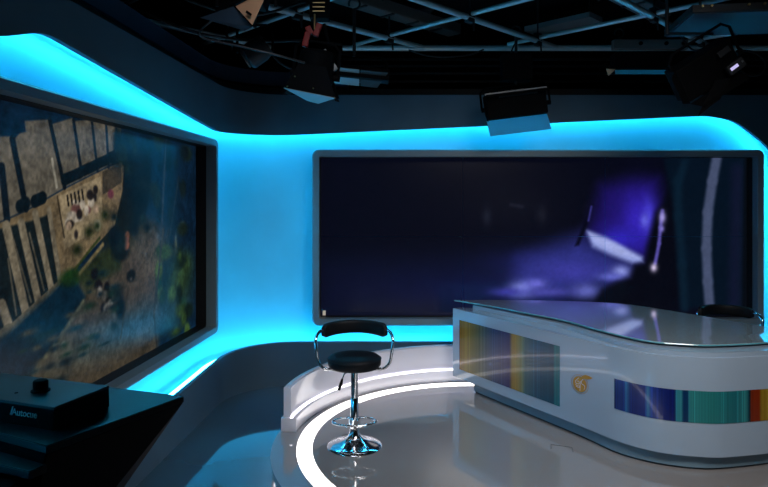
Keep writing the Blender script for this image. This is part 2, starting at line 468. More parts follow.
LEFT_PICTURE = [
    ('P', [(2.532, 1.037), (3.009, 1.151), (3.503, 1.291), (3.84, 1.472), (4.306, 1.635), (4.684, 1.646), (4.826, 1.375), (4.772, 0.688), (4.193, 0.558), (3.009, 0.739), (2.532, 0.711)], (62, 54, 42), 0.14),
    ('P', [(3.935, 1.602), (4.263, 1.822), (4.736, 1.644), (4.65, 1.52), (4.193, 1.519)], (28, 32, 22), 0.1),
    ('B', (4.617, 1.5), 0.35, 0.2, (70, 64, 54), 0.3),
    ('B', (3.503, 0.98), 0.5, 0.12, (70, 62, 46), 0.2),
    ('P', [(4.086, 1.922), (4.22, 2.197), (4.65, 2.233), (4.65, 1.858), (4.41, 1.608), (4.086, 1.626)], (10, 18, 22), 0.1),
    ('B', (4.165, 1.79), 0.22, 0.2, (16, 20, 16), 0.1),
    ('B', (5.178, 1.149), 0.3, 0.22, (38, 58, 32), 0.3),
    ('B', (5.306, 1.302), 0.2, 0.12, (44, 66, 38), 0.2),
    ('B', (5.015, 0.887), 0.3, 0.1, (16, 38, 34), 0.3),
    ('B', (5.329, 0.655), 0.5, 0.09, (12, 52, 84), 0.5),  # blue haze of the cove reflected in the screen, painted into the picture
    ('B', (4.41, 0.968), 0.9, 0.14, (40, 62, 72), 0.8),  # wide soft streak of the same painted reflection haze
    ('P', [(2.472, 2.066), (3.009, 2.165), (3.075, 2.172), (3.11, 2.168), (3.145, 2.195), (3.194, 2.208), (3.181, 2.262), (3.403, 2.299), (3.417, 2.275), (3.61, 2.335), (3.642, 2.321), (3.808, 2.352), (4.193, 2.368), (4.193, 2.132), (3.844, 2.023), (3.518, 1.921), (3.194, 1.804), (3.009, 1.754), (2.472, 1.606)], (82, 77, 67), 0.012),
    ('P', [(2.472, 1.606), (3.009, 1.747), (3.194, 1.796), (3.518, 1.912), (3.844, 2.014), (4.193, 2.118), (4.235, 2.083), (4.214, 1.914), (4.11, 1.688), (3.579, 1.425), (3.348, 1.286), (3.145, 1.18), (2.472, 1.066)], (98, 84, 62), 0.012),
    ('P', [(3.483, 1.877), (3.74, 1.953), (3.935, 2.008), (3.953, 1.714), (3.74, 1.629), (3.533, 1.571)], (122, 108, 84), 0.012),
    ('P', [(3.953, 2.038), (4.193, 2.101), (4.201, 1.977), (4.03, 1.912), (3.953, 1.891)], (52, 46, 36), 0.012),
    ('L', [(3.087, 2.158), (3.194, 1.812)], 0.045, (10, 20, 28), 0.01),
    ('L', [(3.395, 2.294), (3.536, 1.93)], 0.035, (12, 18, 24), 0.01),
    ('L', [(3.626, 2.323), (3.716, 2.008)], 0.03, (12, 20, 28), 0.01),
    ('L', [(3.829, 2.336), (3.894, 2.041)], 0.028, (14, 26, 36), 0.01),
    ('L', [(3.999, 2.344), (4.03, 2.072)], 0.03, (14, 28, 40), 0.01),
    ('L', [(4.13, 2.354), (4.159, 2.11)], 0.03, (12, 30, 46), 0.01),
    ('L', [(3.009, 2.015), (3.048, 1.76)], 0.05, (12, 22, 30), 0.01),
    ('L', [(3.465, 1.877), (3.533, 1.641)], 0.012, (40, 34, 26), 0.01),
    ('L', [(3.533, 1.971), (3.7, 2.02)], 0.07, (10, 20, 26), 0.01),
    ('L', [(3.733, 2.033), (3.872, 2.074)], 0.07, (10, 20, 26), 0.01),
    ('L', [(3.909, 2.088), (4.011, 2.118)], 0.07, (10, 20, 26), 0.01),
    ('L', [(3.145, 1.823), (3.194, 1.839)], 0.07, (10, 20, 26), 0.01),
    ('L', [(3.264, 1.848), (3.335, 1.868)], 0.07, (10, 20, 26), 0.01),
    ('L', [(4.05, 2.137), (4.172, 2.172)], 0.07, (10, 20, 26), 0.01),
    ('L', [(3.417, 2.08), (3.46, 1.929)], 0.02, (140, 135, 120), 0.01),
    ('B', (3.645, 1.84), 0.03188174727832043, 0.018099445416048205, (150, 140, 125), 0.02),
    ('B', (3.57, 1.723), 0.028681272521716136, 0.03480049651342074, (150, 140, 125), 0.02),
    ('B', (3.64, 1.741), 0.02830047930324351, 0.01845329058570738, (150, 140, 125), 0.02),
    ('B', (3.654, 1.652), 0.020769190452006467, 0.027813772828378134, (30, 26, 26), 0.02),
    ('B', (3.855, 1.871), 0.02929549871898607, 0.027539512048262604, (30, 26, 26), 0.02),
    ('B', (3.593, 1.715), 0.0401510436954942, 0.025119075514208306, (24, 20, 20), 0.02),
    ('B', (3.649, 1.801), 0.04833733370928206, 0.031357657740337275, (90, 60, 56), 0.02),
    ('B', (3.87, 1.92), 0.028758250081323114, 0.029098138791668005, (30, 26, 26), 0.02),
    ('B', (3.873, 1.8), 0.03241838129395196, 0.02697824944379979, (140, 120, 100), 0.02),
    ('B', (3.722, 1.83), 0.027789654391838385, 0.030947816974407207, (150, 140, 125), 0.02),
    ('B', (3.579, 1.707), 0.028412996348486562, 0.025692435897588448, (140, 120, 100), 0.02),
    ('B', (3.816, 1.873), 0.040213364331924954, 0.016328769387721216, (24, 20, 20), 0.02),
    ('B', (3.791, 1.797), 0.02551110946144851, 0.023718486688575548, (90, 60, 56), 0.02),
    ('B', (3.675, 1.744), 0.047129453045919735, 0.01701958877435719, (150, 140, 125), 0.02),
    ('B', (3.819, 1.843), 0.03746601394163789, 0.0322419809158768, (150, 140, 125), 0.02),
    ('B', (3.678, 1.832), 0.03377056256510528, 0.015856223755640393, (150, 140, 125), 0.02),
    ('B', (3.892, 1.697), 0.042046338694217776, 0.034197351832259026, (150, 140, 125), 0.02),
    ('B', (3.675, 1.798), 0.024587288821169607, 0.028038452030782056, (90, 60, 56), 0.02),
    ('B', (3.808, 1.887), 0.038531889287698684, 0.03288167349161837, (30, 26, 26), 0.02),
    ('B', (3.61, 1.769), 0.048854408672207146, 0.02162614458398373, (150, 140, 125), 0.02),
    ('B', (3.69, 1.771), 0.03095572474235572, 0.031086981499601048, (30, 26, 26), 0.02),
    ('B', (3.766, 1.792), 0.02621710175811183, 0.03333059612034513, (150, 140, 125), 0.02),
    ('L', [(3.563, 1.878), (3.576, 1.825)], 0.018, (20, 18, 18), 0.006),
    ('L', [(3.6, 1.887), (3.613, 1.833)], 0.018, (20, 18, 18), 0.006),
    ('L', [(3.638, 1.896), (3.651, 1.842)], 0.018, (20, 18, 18), 0.006),
    ('L', [(3.677, 1.906), (3.69, 1.851)], 0.018, (20, 18, 18), 0.006),
    ('L', [(3.716, 1.916), (3.73, 1.861)], 0.018, (20, 18, 18), 0.006),
    ('B', (4.058, 1.896), 0.04, 0.03, (80, 40, 50), 0.02),
    ('P', [(2.606, 1.687), (3.009, 1.718), (3.261, 1.75), (3.404, 1.782), (3.495, 1.465), (3.48, 1.402), (3.345, 1.34), (3.056, 1.222), (2.606, 1.079)], (16, 24, 26), 0.02),
    ('L', [(3.042, 1.725), (3.202, 1.243)], 0.06, (100, 92, 76), 0.01),
    ('L', [(3.155, 1.737), (3.297, 1.312)], 0.055, (100, 92, 76), 0.01),
    ('L', [(3.269, 1.784), (3.41, 1.369)], 0.05, (100, 92, 76), 0.01),
    ('L', [(3.389, 1.8), (3.489, 1.41)], 0.04, (100, 92, 76), 0.01),
    ('L', [(3.009, 1.343), (3.075, 1.201)], 0.06, (100, 92, 76), 0.01),
    ('L', [(3.095, 1.657), (3.234, 1.322)], 0.012, (70, 66, 56), 0.01),
    ('L', [(3.22, 1.683), (3.345, 1.366)], 0.012, (70, 66, 56), 0.01),
    ('L', [(3.056, 1.562), (3.117, 1.275)], 0.012, (70, 66, 56), 0.01),
    ('L', [(2.875, 1.152), (3.056, 1.214)], 0.06, (70, 66, 54), 0.01),
    ('L', [(3.056, 1.214), (3.495, 1.391)], 0.03, (70, 66, 54), 0.01),
    ('P', [(2.606, 1.107), (3.056, 1.197), (3.495, 1.381), (3.609, 1.443), (3.759, 1.266), (3.66, 1.175), (3.345, 1.003), (3.234, 0.928), (2.606, 0.803)], (8, 28, 40), 0.05),
    ('B', (3.609, 1.405), 0.12, 0.05, (20, 44, 18), 0.05),
    ('L', [(3.73, 1.241), (3.511, 1.091)], 0.03, (84, 84, 66), 0.03),
    ('L', [(3.511, 1.091), (3.247, 0.933)], 0.03, (80, 76, 56), 0.03),
    ('L', [(3.695, 1.414), (3.958, 1.571)], 0.03, (120, 104, 72), 0.02),
    ('L', [(3.643, 1.449), (3.918, 1.616)], 0.02, (40, 50, 24), 0.02),
    ('P', [(3.66, 1.408), (3.918, 1.522), (4.193, 1.588), (4.193, 1.388), (3.918, 1.335), (3.766, 1.295)], (34, 42, 24), 0.08),
    ('B', (4.193, 1.521), 0.12, 0.08, (12, 16, 14), 0.06),
    ('B', (3.86, 1.394), 0.043199999999999995, 0.036, (14, 12, 16), 0.03),
    ('B', (3.902, 1.306), 0.0504, 0.0504, (16, 14, 18), 0.03),
    ('B', (3.918, 1.273), 0.0324, 0.0324, (130, 122, 110), 0.03),
    ('B', (4.007, 1.292), 0.036, 0.036, (14, 12, 14), 0.03),
    ('B', (4.032, 1.213), 0.043199999999999995, 0.043199999999999995, (20, 18, 22), 0.03),
    ('B', (4.048, 1.172), 0.036, 0.0324, (140, 132, 120), 0.03),
    ('B', (3.966, 1.161), 0.036, 0.036, (20, 20, 26), 0.03),
    ('B', (3.527, 1.035), 0.0288, 0.0144, (140, 140, 130), 0.03),
    ('B', (4.281, 1.604), 0.036, 0.036, (80, 52, 40), 0.03),
    ('B', (4.272, 1.548), 0.043199999999999995, 0.036, (96, 60, 46), 0.03),
    ('B', (4.339, 1.325), 0.0648, 0.043199999999999995, (14, 14, 14), 0.03),
    ('B', (4.339, 1.302), 0.021599999999999998, 0.0144, (70, 66, 60), 0.03),
    ('B', (3.983, 1.241), 0.036, 0.0288, (90, 84, 74), 0.03),
    ('B', (4.008, 1.152), 0.043199999999999995, 0.036, (120, 114, 104), 0.03),
    ('B', (4.189, 1.587), 0.043199999999999995, 0.0576, (16, 18, 16), 0.03),
    ('L', [(4.305, 1.26), (4.189, 0.921)], 0.012, (44, 40, 30), 0.03),
    ('L', [(4.101, 1.245), (4.281, 1.264)], 0.012, (40, 36, 28), 0.03),
    ('L', [(4.928, 2.334), (4.811, 1.393)], 0.03, (34, 46, 54), 0.03),
    ('L', [(5.181, 2.047), (4.928, 1.381)], 0.02, (30, 44, 52), 0.03),
    ('L', [(4.872, 1.622), (4.707, 0.981)], 0.035, (40, 46, 46), 0.02),
    ('L', [(4.707, 0.993), (4.764, 0.679)], 0.02, (30, 34, 34), 0.02),
    ('L', [(4.978, 1.617), (4.811, 1.344)], 0.02, (36, 44, 46), 0.02),
    ('B', (5.261, 1.635), 0.05, 0.04, (90, 110, 120), 0.04),
    ('B', (5.121, 1.498), 0.03, 0.07, (70, 80, 70), 0.04),
    ('B', (4.912, 1.433), 0.2, 0.05, (40, 52, 36), 0.08),
    ('B', (5.268, 1.619), 0.05477282750839013, 0.055595431952090275, (14, 26, 28), 0.06),
    ('B', (4.823, 1.13), 0.05134361034075649, 0.056934675428883925, (56, 80, 40), 0.06),
    ('B', (5.213, 1.338), 0.11718062249004532, 0.06269612667669203, (14, 28, 24), 0.06),
    ('B', (4.804, 2.117), 0.0447640884135084, 0.03951041313989646, (8, 16, 20), 0.06),
    ('B', (4.341, 2.27), 0.0872767554774446, 0.03976606887546334, (20, 32, 26), 0.06),
    ('B', (4.331, 1.9), 0.0765863905279646, 0.04390814498319429, (8, 16, 20), 0.06),
    ('B', (5.392, 0.692), 0.06522217736124399, 0.04148329508039528, (56, 80, 40), 0.06),
    ('B', (4.394, 2.218), 0.04862424841319538, 0.044545144657236906, (20, 32, 26), 0.06),
    ('B', (4.153, 2.269), 0.056777393178368885, 0.07551359640520908, (14, 26, 28), 0.06),
    ('B', (4.522, 2.225), 0.06695142691561233, 0.0455604814486897, (10, 20, 26), 0.06),
    ('B', (4.101, 1.744), 0.0597110359114504, 0.035052315447835256, (14, 26, 28), 0.06),
    ('B', (4.146, 1.225), 0.07579399020008172, 0.039534220764518305, (14, 26, 28), 0.06),
    ('B', (4.969, 2.169), 0.07158826972291207, 0.07950261235716405, (8, 16, 20), 0.06),
    ('B', (4.086, 1.146), 0.1198322974949271, 0.030981535468515085, (10, 20, 26), 0.06),
    ('B', (4.785, 1.469), 0.0570594694862018, 0.04291387789308102, (26, 44, 28), 0.06),
    ('B', (5.029, 1.852), 0.04594247942573856, 0.04043666548383787, (8, 16, 20), 0.06),
    ('B', (4.833, 2.34), 0.050177687382182284, 0.05936356346447934, (20, 32, 26), 0.06),
    ('B', (5.121, 2.171), 0.06486490303780063, 0.04141916841931713, (14, 26, 28), 0.06),
    ('B', (4.797, 1.238), 0.055727183632239094, 0.07750679261543227, (22, 52, 44), 0.06),
    ('B', (5.2, 1.391), 0.04872378113192109, 0.05561779132585283, (46, 70, 34), 0.06),
    ('B', (4.515, 1.718), 0.06347482771877896, 0.03877166983829296, (20, 32, 26), 0.06),
    ('B', (4.952, 2.267), 0.0624175514056684, 0.07586800892462875, (8, 16, 20), 0.06),
    ('B', (4.298, 2.285), 0.05992512229708169, 0.03232990688691056, (20, 32, 26), 0.06),
    ('B', (5.35, 2.26), 0.11843947370705898, 0.0628466023254786, (20, 32, 26), 0.06),
    ('B', (4.91, 1.447), 0.11388698936575303, 0.0537396448516147, (46, 70, 34), 0.06),
    ('B', (4.474, 1.876), 0.07857885781959925, 0.06652489904726411, (8, 16, 20), 0.06),
    ('B', (4.162, 1.56), 0.1034613340874787, 0.075750128977602, (14, 26, 28), 0.06),
    ('B', (5.23, 0.937), 0.10907781392331459, 0.05864037491922547, (46, 70, 34), 0.06),
    ('B', (4.817, 1.769), 0.04641616230645682, 0.06197021563186509, (8, 16, 20), 0.06),
    ('B', (5.385, 0.895), 0.11474011882247814, 0.06470782361215088, (14, 28, 24), 0.06),
    ('B', (4.597, 1.653), 0.06481879925804451, 0.0343866122070539, (8, 16, 20), 0.06),
    ('B', (4.108, 1.019), 0.06046641760851053, 0.030565360251050944, (20, 32, 26), 0.06),
    ('B', (4.297, 2.072), 0.07986488335831576, 0.04207418528458499, (20, 32, 26), 0.06),
    ('B', (4.531, 1.966), 0.11042151344668225, 0.04922093414499515, (14, 26, 28), 0.06),
    ('B', (4.76, 1.871), 0.06805961122339702, 0.07478264557150018, (20, 32, 26), 0.06),
    ('B', (4.126, 2.204), 0.049026350051551724, 0.05356758425949619, (14, 26, 28), 0.06),
    ('B', (5.271, 0.998), 0.07951002935895161, 0.045768582268162286, (22, 52, 44), 0.06),
    ('B', (5.131, 0.771), 0.10629818858592854, 0.043906185654114575, (46, 70, 34), 0.06),
    ('B', (4.793, 1.312), 0.06472242811279676, 0.0695756760850694, (56, 80, 40), 0.06),
    ('B', (4.105, 2.107), 0.10153705109934116, 0.04332062491678036, (8, 16, 20), 0.06),
    ('B', (5.039, 1.091), 0.0757184613400818, 0.06149821182168706, (46, 70, 34), 0.06),
    ('B', (4.858, 1.102), 0.055947313799761415, 0.05375711510183, (26, 44, 28), 0.06),
    ('B', (4.271, 2.29), 0.05432790471700228, 0.04361774682200843, (8, 16, 20), 0.06),
    ('B', (5.005, 1.747), 0.046976772791434654, 0.07663019139045812, (14, 26, 28), 0.06),
    ('B', (4.955, 2.17), 0.07014422151447121, 0.05844070220465726, (8, 16, 20), 0.06),
    ('B', (5.195, 1.068), 0.06611738362987193, 0.07911669239584146, (14, 28, 24), 0.06),
    ('B', (4.186, 1.126), 0.05706372633116953, 0.07499918683999127, (8, 16, 20), 0.06),
    ('B', (5.363, 0.73), 0.060950652307265825, 0.06591341110161822, (56, 80, 40), 0.06),
    ('B', (4.101, 1.619), 0.08402415419901432, 0.06841167475106447, (10, 20, 26), 0.06),
    ('B', (4.634, 2.301), 0.07431474435321084, 0.03175521491948377, (8, 16, 20), 0.06),
    ('B', (5.255, 1.612), 0.11565979175563973, 0.054629064865019596, (20, 32, 26), 0.06),
    ('B', (5.309, 2.268), 0.10649277551701258, 0.05807655805307296, (10, 20, 26), 0.06),
    ('B', (5.24, 1.974), 0.06435648194001391, 0.03705751663760854, (14, 26, 28), 0.06),
    ('B', (4.708, 1.937), 0.08287229425566232, 0.05515870519166283, (20, 32, 26), 0.06),
    ('B', (4.79, 2.317), 0.0835197399861029, 0.07947008101748924, (20, 32, 26), 0.06),
    ('B', (4.21, 2.172), 0.07310192699479041, 0.07784325391068836, (20, 32, 26), 0.06),
    ('B', (5.267, 1.953), 0.0671744647226796, 0.07504473649550863, (14, 26, 28), 0.06),
    ('B', (5.287, 0.844), 0.05531613732548907, 0.060894744034638376, (46, 70, 34), 0.06),
    ('B', (3.262, 0.887), 0.04136715637249865, 0.013882132046748557, (20, 40, 30), 0.04),
    ('B', (3.395, 0.94), 0.05466799957443759, 0.019976453945768698, (12, 24, 30), 0.04),
    ('B', (3.256, 0.999), 0.05503321858541499, 0.01395457695444935, (12, 24, 30), 0.04),
    ('B', (3.742, 0.966), 0.07694766305076861, 0.020763672322670554, (20, 40, 30), 0.04),
    ('B', (3.998, 1.129), 0.0914058527960475, 0.014653167860928698, (56, 54, 42), 0.04),
    ('B', (3.424, 1.127), 0.09536601820350521, 0.014362886216985365, (20, 40, 30), 0.04),
    ('B', (3.265, 1.116), 0.08359459046489495, 0.015189950225934227, (14, 32, 36), 0.04),
    ('B', (4.113, 1.192), 0.08229033863216785, 0.0140129165951578, (14, 32, 36), 0.04),
    ('B', (3.674, 1.174), 0.08925844220893603, 0.017226467298777436, (56, 54, 42), 0.04),
    ('B', (3.801, 1.29), 0.044233127749893186, 0.012123466435716258, (14, 32, 36), 0.04),
    ('B', (3.721, 0.924), 0.068876614934156, 0.013791422722419544, (14, 32, 36), 0.04),
    ('B', (3.984, 0.931), 0.0956135389236828, 0.011904928472605162, (14, 32, 36), 0.04),
    ('B', (3.796, 1.344), 0.04580283730931309, 0.017817687461817243, (12, 24, 30), 0.04),
    ('B', (3.532, 1.026), 0.04079476027220769, 0.024020601815116054, (20, 40, 30), 0.04),
    ('B', (3.556, 0.968), 0.06431812551104837, 0.013902518094311991, (20, 40, 30), 0.04),
    ('B', (3.925, 1.258), 0.04508950671629883, 0.026838127032618453, (12, 24, 30), 0.04),
    ('B', (3.314, 0.982), 0.060458472730884574, 0.025247895309070383, (56, 54, 42), 0.04),
    ('B', (3.868, 1.016), 0.08887850326320335, 0.018112733234944202, (56, 54, 42), 0.04),
    ('B', (3.811, 1.009), 0.08591374822626242, 0.018114910156552307, (20, 40, 30), 0.04),
    ('B', (3.448, 1.065), 0.04063567633392579, 0.017112743704107265, (14, 32, 36), 0.04),
    ('B', (4.118, 1.128), 0.060268936849853905, 0.02319522461386491, (20, 40, 30), 0.04),
    ('B', (3.493, 0.837), 0.07853591570849064, 0.02402501391166604, (12, 24, 30), 0.04),
    ('B', (3.175, 0.936), 0.0843276927934726, 0.015132669872588884, (12, 24, 30), 0.04),
    ('B', (3.888, 1.085), 0.040646813853881844, 0.015171152241660275, (56, 54, 42), 0.04),
    ('B', (3.654, 1.098), 0.0980281769576705, 0.021359570152518867, (14, 32, 36), 0.04),
    ('B', (3.946, 1.39), 0.07585219502527829, 0.025184964381954663, (14, 32, 36), 0.04),
    ('B', (4.11, 1.275), 0.0982041958730471, 0.027113447710204255, (14, 32, 36), 0.04),
    ('B', (3.597, 1.188), 0.06391406309507729, 0.016247891093131205, (56, 54, 42), 0.04),
    ('B', (3.383, 0.847), 0.07981556656208713, 0.02495497246027596, (14, 32, 36), 0.04),
    ('B', (3.361, 1.228), 0.04939524549639483, 0.025092890364576743, (12, 24, 30), 0.04),
    ('B', (3.424, 1.09), 0.07490479513500756, 0.024461322269507844, (56, 54, 42), 0.04),
    ('B', (4.067, 1.241), 0.06865650665056236, 0.02946336146526026, (20, 40, 30), 0.04),
    ('B', (3.236, 0.869), 0.09456837496236728, 0.01288729101103854, (20, 40, 30), 0.04),
    ('B', (3.25, 0.95), 0.06734132116345982, 0.014073138812352585, (14, 32, 36), 0.04),
    ('B', (3.283, 1.068), 0.048386695236515065, 0.01833946517937681, (56, 54, 42), 0.04),
    ('B', (3.797, 1.204), 0.08463201099519413, 0.026302637755518346, (20, 40, 30), 0.04),
    ('B', (3.857, 1.282), 0.04683211319280346, 0.02785399232932957, (56, 54, 42), 0.04),
    ('B', (3.717, 1.009), 0.08194237899408122, 0.013800492828056309, (56, 54, 42), 0.04),
    ('B', (3.313, 1.125), 0.09878325148803214, 0.028314440279599687, (14, 32, 36), 0.04),
    ('B', (3.165, 1.079), 0.041614229212708395, 0.01076090396977508, (20, 40, 30), 0.04),
    ('B', (3.215, 1.165), 0.08057680405416662, 0.0210125722340873, (56, 54, 42), 0.04),
    ('B', (3.46, 1.126), 0.06966434512056119, 0.01266725001313595, (14, 32, 36), 0.04),
    ('B', (3.549, 0.928), 0.09027936105523304, 0.02537876057820985, (12, 24, 30), 0.04),
    ('B', (3.372, 0.897), 0.062136999735295725, 0.023073153918436753, (56, 54, 42), 0.04),
    ('B', (3.886, 0.995), 0.05103204209848608, 0.023076128269621805, (14, 32, 36), 0.04),
    ('B', (3.432, 1.028), 0.06591930623242988, 0.021359358949192886, (12, 24, 30), 0.04),
    ('B', (3.794, 1.66), 0.06, 0.04, (24, 34, 18), 0.05),
    ('B', (3.887, 1.693), 0.06, 0.04, (24, 34, 18), 0.05),
    ('B', (3.664, 1.56), 0.06, 0.04, (24, 34, 18), 0.05),
    ('B', (3.984, 1.76), 0.06, 0.04, (24, 34, 18), 0.05),
    ('L', [(4.928, 2.334), (4.811, 1.393)], 0.022, (34, 46, 54), 0.02),
    ('L', [(4.872, 1.622), (4.707, 0.981)], 0.03, (44, 48, 46), 0.02),
]
BACK_PICTURE = [
    ('P', [(-0.67, 1.265), (0.348, 1.302), (1.814, 1.487), (1.903, 0.636), (-0.67, 0.636)], (9, 13, 34), 0.4),
    ('B', (1.014, 0.932), 1.3, 0.25, (14, 19, 56), 0.9),
    ('B', (1.607, 1.228), 0.5, 0.12, (20, 23, 74), 0.5),
    ('B', (1.792, 1.098), 0.55, 0.2, (28, 32, 92), 0.5),
    ('B', (1.31, 1.82), 0.5, 0.26, (12, 14, 26), 0.6),
    ('L', [(1.31, 1.813), (1.422, 1.791)], 0.03, (26, 28, 42), 0.05),
    ('B', (1.059, 1.691), 0.05, 0.1, (24, 28, 42), 0.12),
    ('B', (1.625, 1.709), 0.06, 0.1, (22, 24, 36), 0.12),
    ('P', [(2.234, 2.003), (2.488, 2.054), (2.81, 2.071), (2.833, 1.766), (2.698, 1.258), (2.454, 1.36), (2.116, 1.546)], (26, 16, 92), 0.28),
    ('B', (2.624, 1.648), 0.22, 0.34, (50, 34, 176), 0.5),
    ('B', (2.437, 1.461), 0.28, 0.14, (44, 34, 170), 0.4),
    ('B', (2.725, 1.698), 0.07, 0.2, (66, 58, 196), 0.2),
    ('B', (2.684, 1.648), 0.05, 0.08, (92, 92, 214), 0.1),
    ('P', [(1.405, 1.258), (2.014, 1.489), (2.556, 1.191), (2.522, 1.048), (2.116, 1.004), (1.743, 0.869), (1.337, 0.886)], (42, 46, 122), 0.34),
    ('B', (1.946, 1.123), 0.4, 0.12, (56, 56, 150), 0.3),
    ('P', [(2.082, 1.549), (2.285, 1.475), (2.454, 1.387), (2.664, 1.275), (2.671, 1.218), (2.556, 1.211), (2.353, 1.285), (2.15, 1.38)], (138, 150, 212), 0.08),
    ('P', [(2.116, 1.522), (2.387, 1.411), (2.624, 1.258), (2.42, 1.299), (2.166, 1.428)], (160, 170, 226), 0.07),
    ('B', (2.441, 1.123), 0.1, 0.07, (140, 150, 222), 0.12),
    ('B', (2.336, 1.072), 0.15, 0.05, (92, 98, 190), 0.12),
    ('B', (2.082, 0.92), 0.16, 0.09, (92, 98, 178), 0.14),
    ('B', (1.422, 0.939), 0.15, 0.09, (130, 140, 220), 0.14),
    ('B', (1.57, 0.998), 0.12, 0.06, (100, 100, 200), 0.12),
    ('B', (1.273, 0.913), 0.2, 0.05, (56, 54, 150), 0.16),
    ('B', (1.681, 0.913), 0.3, 0.05, (70, 70, 160), 0.15),
    ('P', [(2.251, 0.937), (2.403, 1.015), (2.539, 1.062), (2.583, 1.184), (2.684, 1.211), (2.712, 1.394), (2.793, 1.732), (2.867, 1.817), (2.962, 2.037), (3.03, 1.766), (3.047, 0.615), (2.048, 0.615)], (5, 7, 18), 0.1),
    ('P', [(2.116, 1.8), (2.156, 1.817), (2.082, 1.563), (2.007, 1.394), (1.967, 1.387), (2.048, 1.597)], (6, 7, 26), 0.04),
    ('L', [(2.136, 1.793), (2.106, 1.648)], 0.016, (60, 56, 140), 0.03),
    ('P', [(2.867, 2.376), (4.046, 2.376), (4.046, 0.75), (3.047, 0.75), (3.003, 1.698), (2.945, 1.969)], (5, 17, 31), 0.08),
    ('L', [(2.867, 1.749), (2.847, 1.58)], 0.035, (84, 76, 160), 0.03),
    ('L', [(2.847, 1.58), (2.833, 1.411)], 0.035, (84, 76, 160), 0.03),
    ('L', [(2.833, 1.411), (2.793, 1.208)], 0.035, (84, 76, 160), 0.03),
    ('B', (2.867, 1.682), 0.04, 0.07, (150, 140, 205), 0.06),
    ('B', (2.861, 1.563), 0.03, 0.04, (120, 110, 190), 0.04),
    ('B', (2.779, 1.164), 0.04, 0.05, (205, 190, 225), 0.05),
    ('L', [(3.098, 2.24), (3.03, 2.054)], 0.08, (9, 28, 44), 0.08),
    ('L', [(3.03, 2.054), (3.03, 1.698)], 0.08, (9, 28, 44), 0.08),
    ('L', [(3.03, 1.698), (3.07, 1.191)], 0.08, (9, 28, 44), 0.08),
    ('L', [(3.07, 1.191), (3.098, 0.75)], 0.08, (9, 28, 44), 0.08),
    ('L', [(3.436, 2.342), (3.382, 2.054)], 0.1, (66, 76, 104), 0.05),
    ('L', [(3.382, 2.054), (3.335, 1.732)], 0.1, (66, 76, 104), 0.05),
    ('L', [(3.335, 1.732), (3.321, 1.36)], 0.1, (66, 76, 104), 0.05),
    ('L', [(3.321, 1.36), (3.335, 1.021)], 0.1, (66, 76, 104), 0.05),
    ('L', [(3.335, 1.021), (3.355, 0.75)], 0.1, (66, 76, 104), 0.05),
    ('L', [(3.639, 2.172), (3.605, 0.784)], 0.12, (14, 20, 42), 0.12),
    ('P', [(3.714, 2.376), (4.046, 2.376), (4.046, 0.75), (3.687, 0.75)], (5, 9, 16), 0.05),
]


M['screen_left'] = attr_mat('display_left', 0.9, rough=0.22, spec=0.12)
M['screen_back'] = attr_mat('display_back', 1.0, rough=0.18, spec=0.4)

# left video wall
sl1 = s_of_y(5.63); sl0 = s_of_y(1.22)
t = empty('video_wall', (path((sl0 + sl1) / 2).x, path((sl0 + sl1) / 2).y, 0), 0,
          'large grey-framed video wall on left wall showing a building and courtyard from above', 'screen')
def child(o, parent):
    """parent while keeping the mesh where it was built in world coordinates"""
    o.parent = parent
    o.matrix_parent_inverse = Matrix.Translation(-Vector(parent.location)) if parent.rotation_euler.z == 0 else \
        (Matrix.Translation(parent.location) @ Matrix.Rotation(parent.rotation_euler.z, 4, 'Z')).inverted()
    return o
ZL0, ZL1 = 0.66, 2.405
child(obj('frame', wall_frame_mesh(sl0, sl1, ZL0, ZL1, 0.06, 0.0, -0.095, 0.07, 0.02, d_outer=-0.265), M['frame'], smooth=True, angle=30), t)
child(obj('bezel_liner', wall_frame_mesh(sl0 + .035, sl1 - .035, ZL0 + .035, ZL1 - .035, 0.028, -0.095, -0.215, 0.02, 0.01, 0.003), M['liner']), t)  # deep half of the reveal, blackened in colour where it is unlit
def pos_left(a, b):
    # a is the distance into the room along the wall, b the height
    n = N_LEFT
    x = -1.872 + SLOPE * a - n.x * 0.19; y = a - n.y * 0.19
    return np.stack([x, y, b], -1)
sc = picture_mesh('display_panel', pos_left, 1.28, 5.57, ZL0 + .06, ZL1 - .06, 620, 280,
                  lambda a, b: paint(a, b, (9, 28, 46), LEFT_PICTURE, 8, 0.9), M['screen_left'], None)
child(sc, t)

# back video wall: three by two display panels
xb0, xb1, ZB0, ZB1 = -0.72, 3.81, 0.60, 2.365
t = empty('video_wall', ((xb0 + xb1) / 2, 6.2, 0), 0, 'wide video wall behind the desk showing dark image with violet light beam', 'screen')
child(obj('frame', wall_frame_mesh(s_of_x(xb0), s_of_x(xb1), ZB0, ZB1, 0.07, 0.0, -0.095, 0.07, 0.02, d_outer=-0.265), M['frame'], smooth=True, angle=30), t)
child(obj('bezel_liner', wall_frame_mesh(s_of_x(xb0) + .04, s_of_x(xb1) - .04, ZB0 + .04, ZB1 - .04, 0.032, -0.095, -0.215, 0.02, 0.01, 0.003), M['liner']), t)  # unlit depth of this reveal, likewise coloured black
bw, bh = (xb1 - xb0 - .14) / 3, (ZB1 - ZB0 - .14) / 2
for i in range(3):
    for j in range(2):
        a0 = xb0 + .07 + i * bw; b0 = ZB0 + .07 + j * bh
        sc = picture_mesh('display_panel', lambda a, b: np.stack([a, np.full(len(a), 6.385), b], -1), a0 + .0015, a0 + bw - .0015, b0 + .0015, b0 + bh - .0015,
                          150, 90, lambda a, b: paint(a, b, (6, 8, 22), BACK_PICTURE, 3, 0.18), M['screen_back'], None)
        child(sc, t)
o = obj('sticker', box((-0.615, 6.373, 0.70), (0.03, 0.003, 0.05)), M['sticker'])
tag(o, 'tiny white sticker at the lower left corner of the wide video wall', 'sticker')

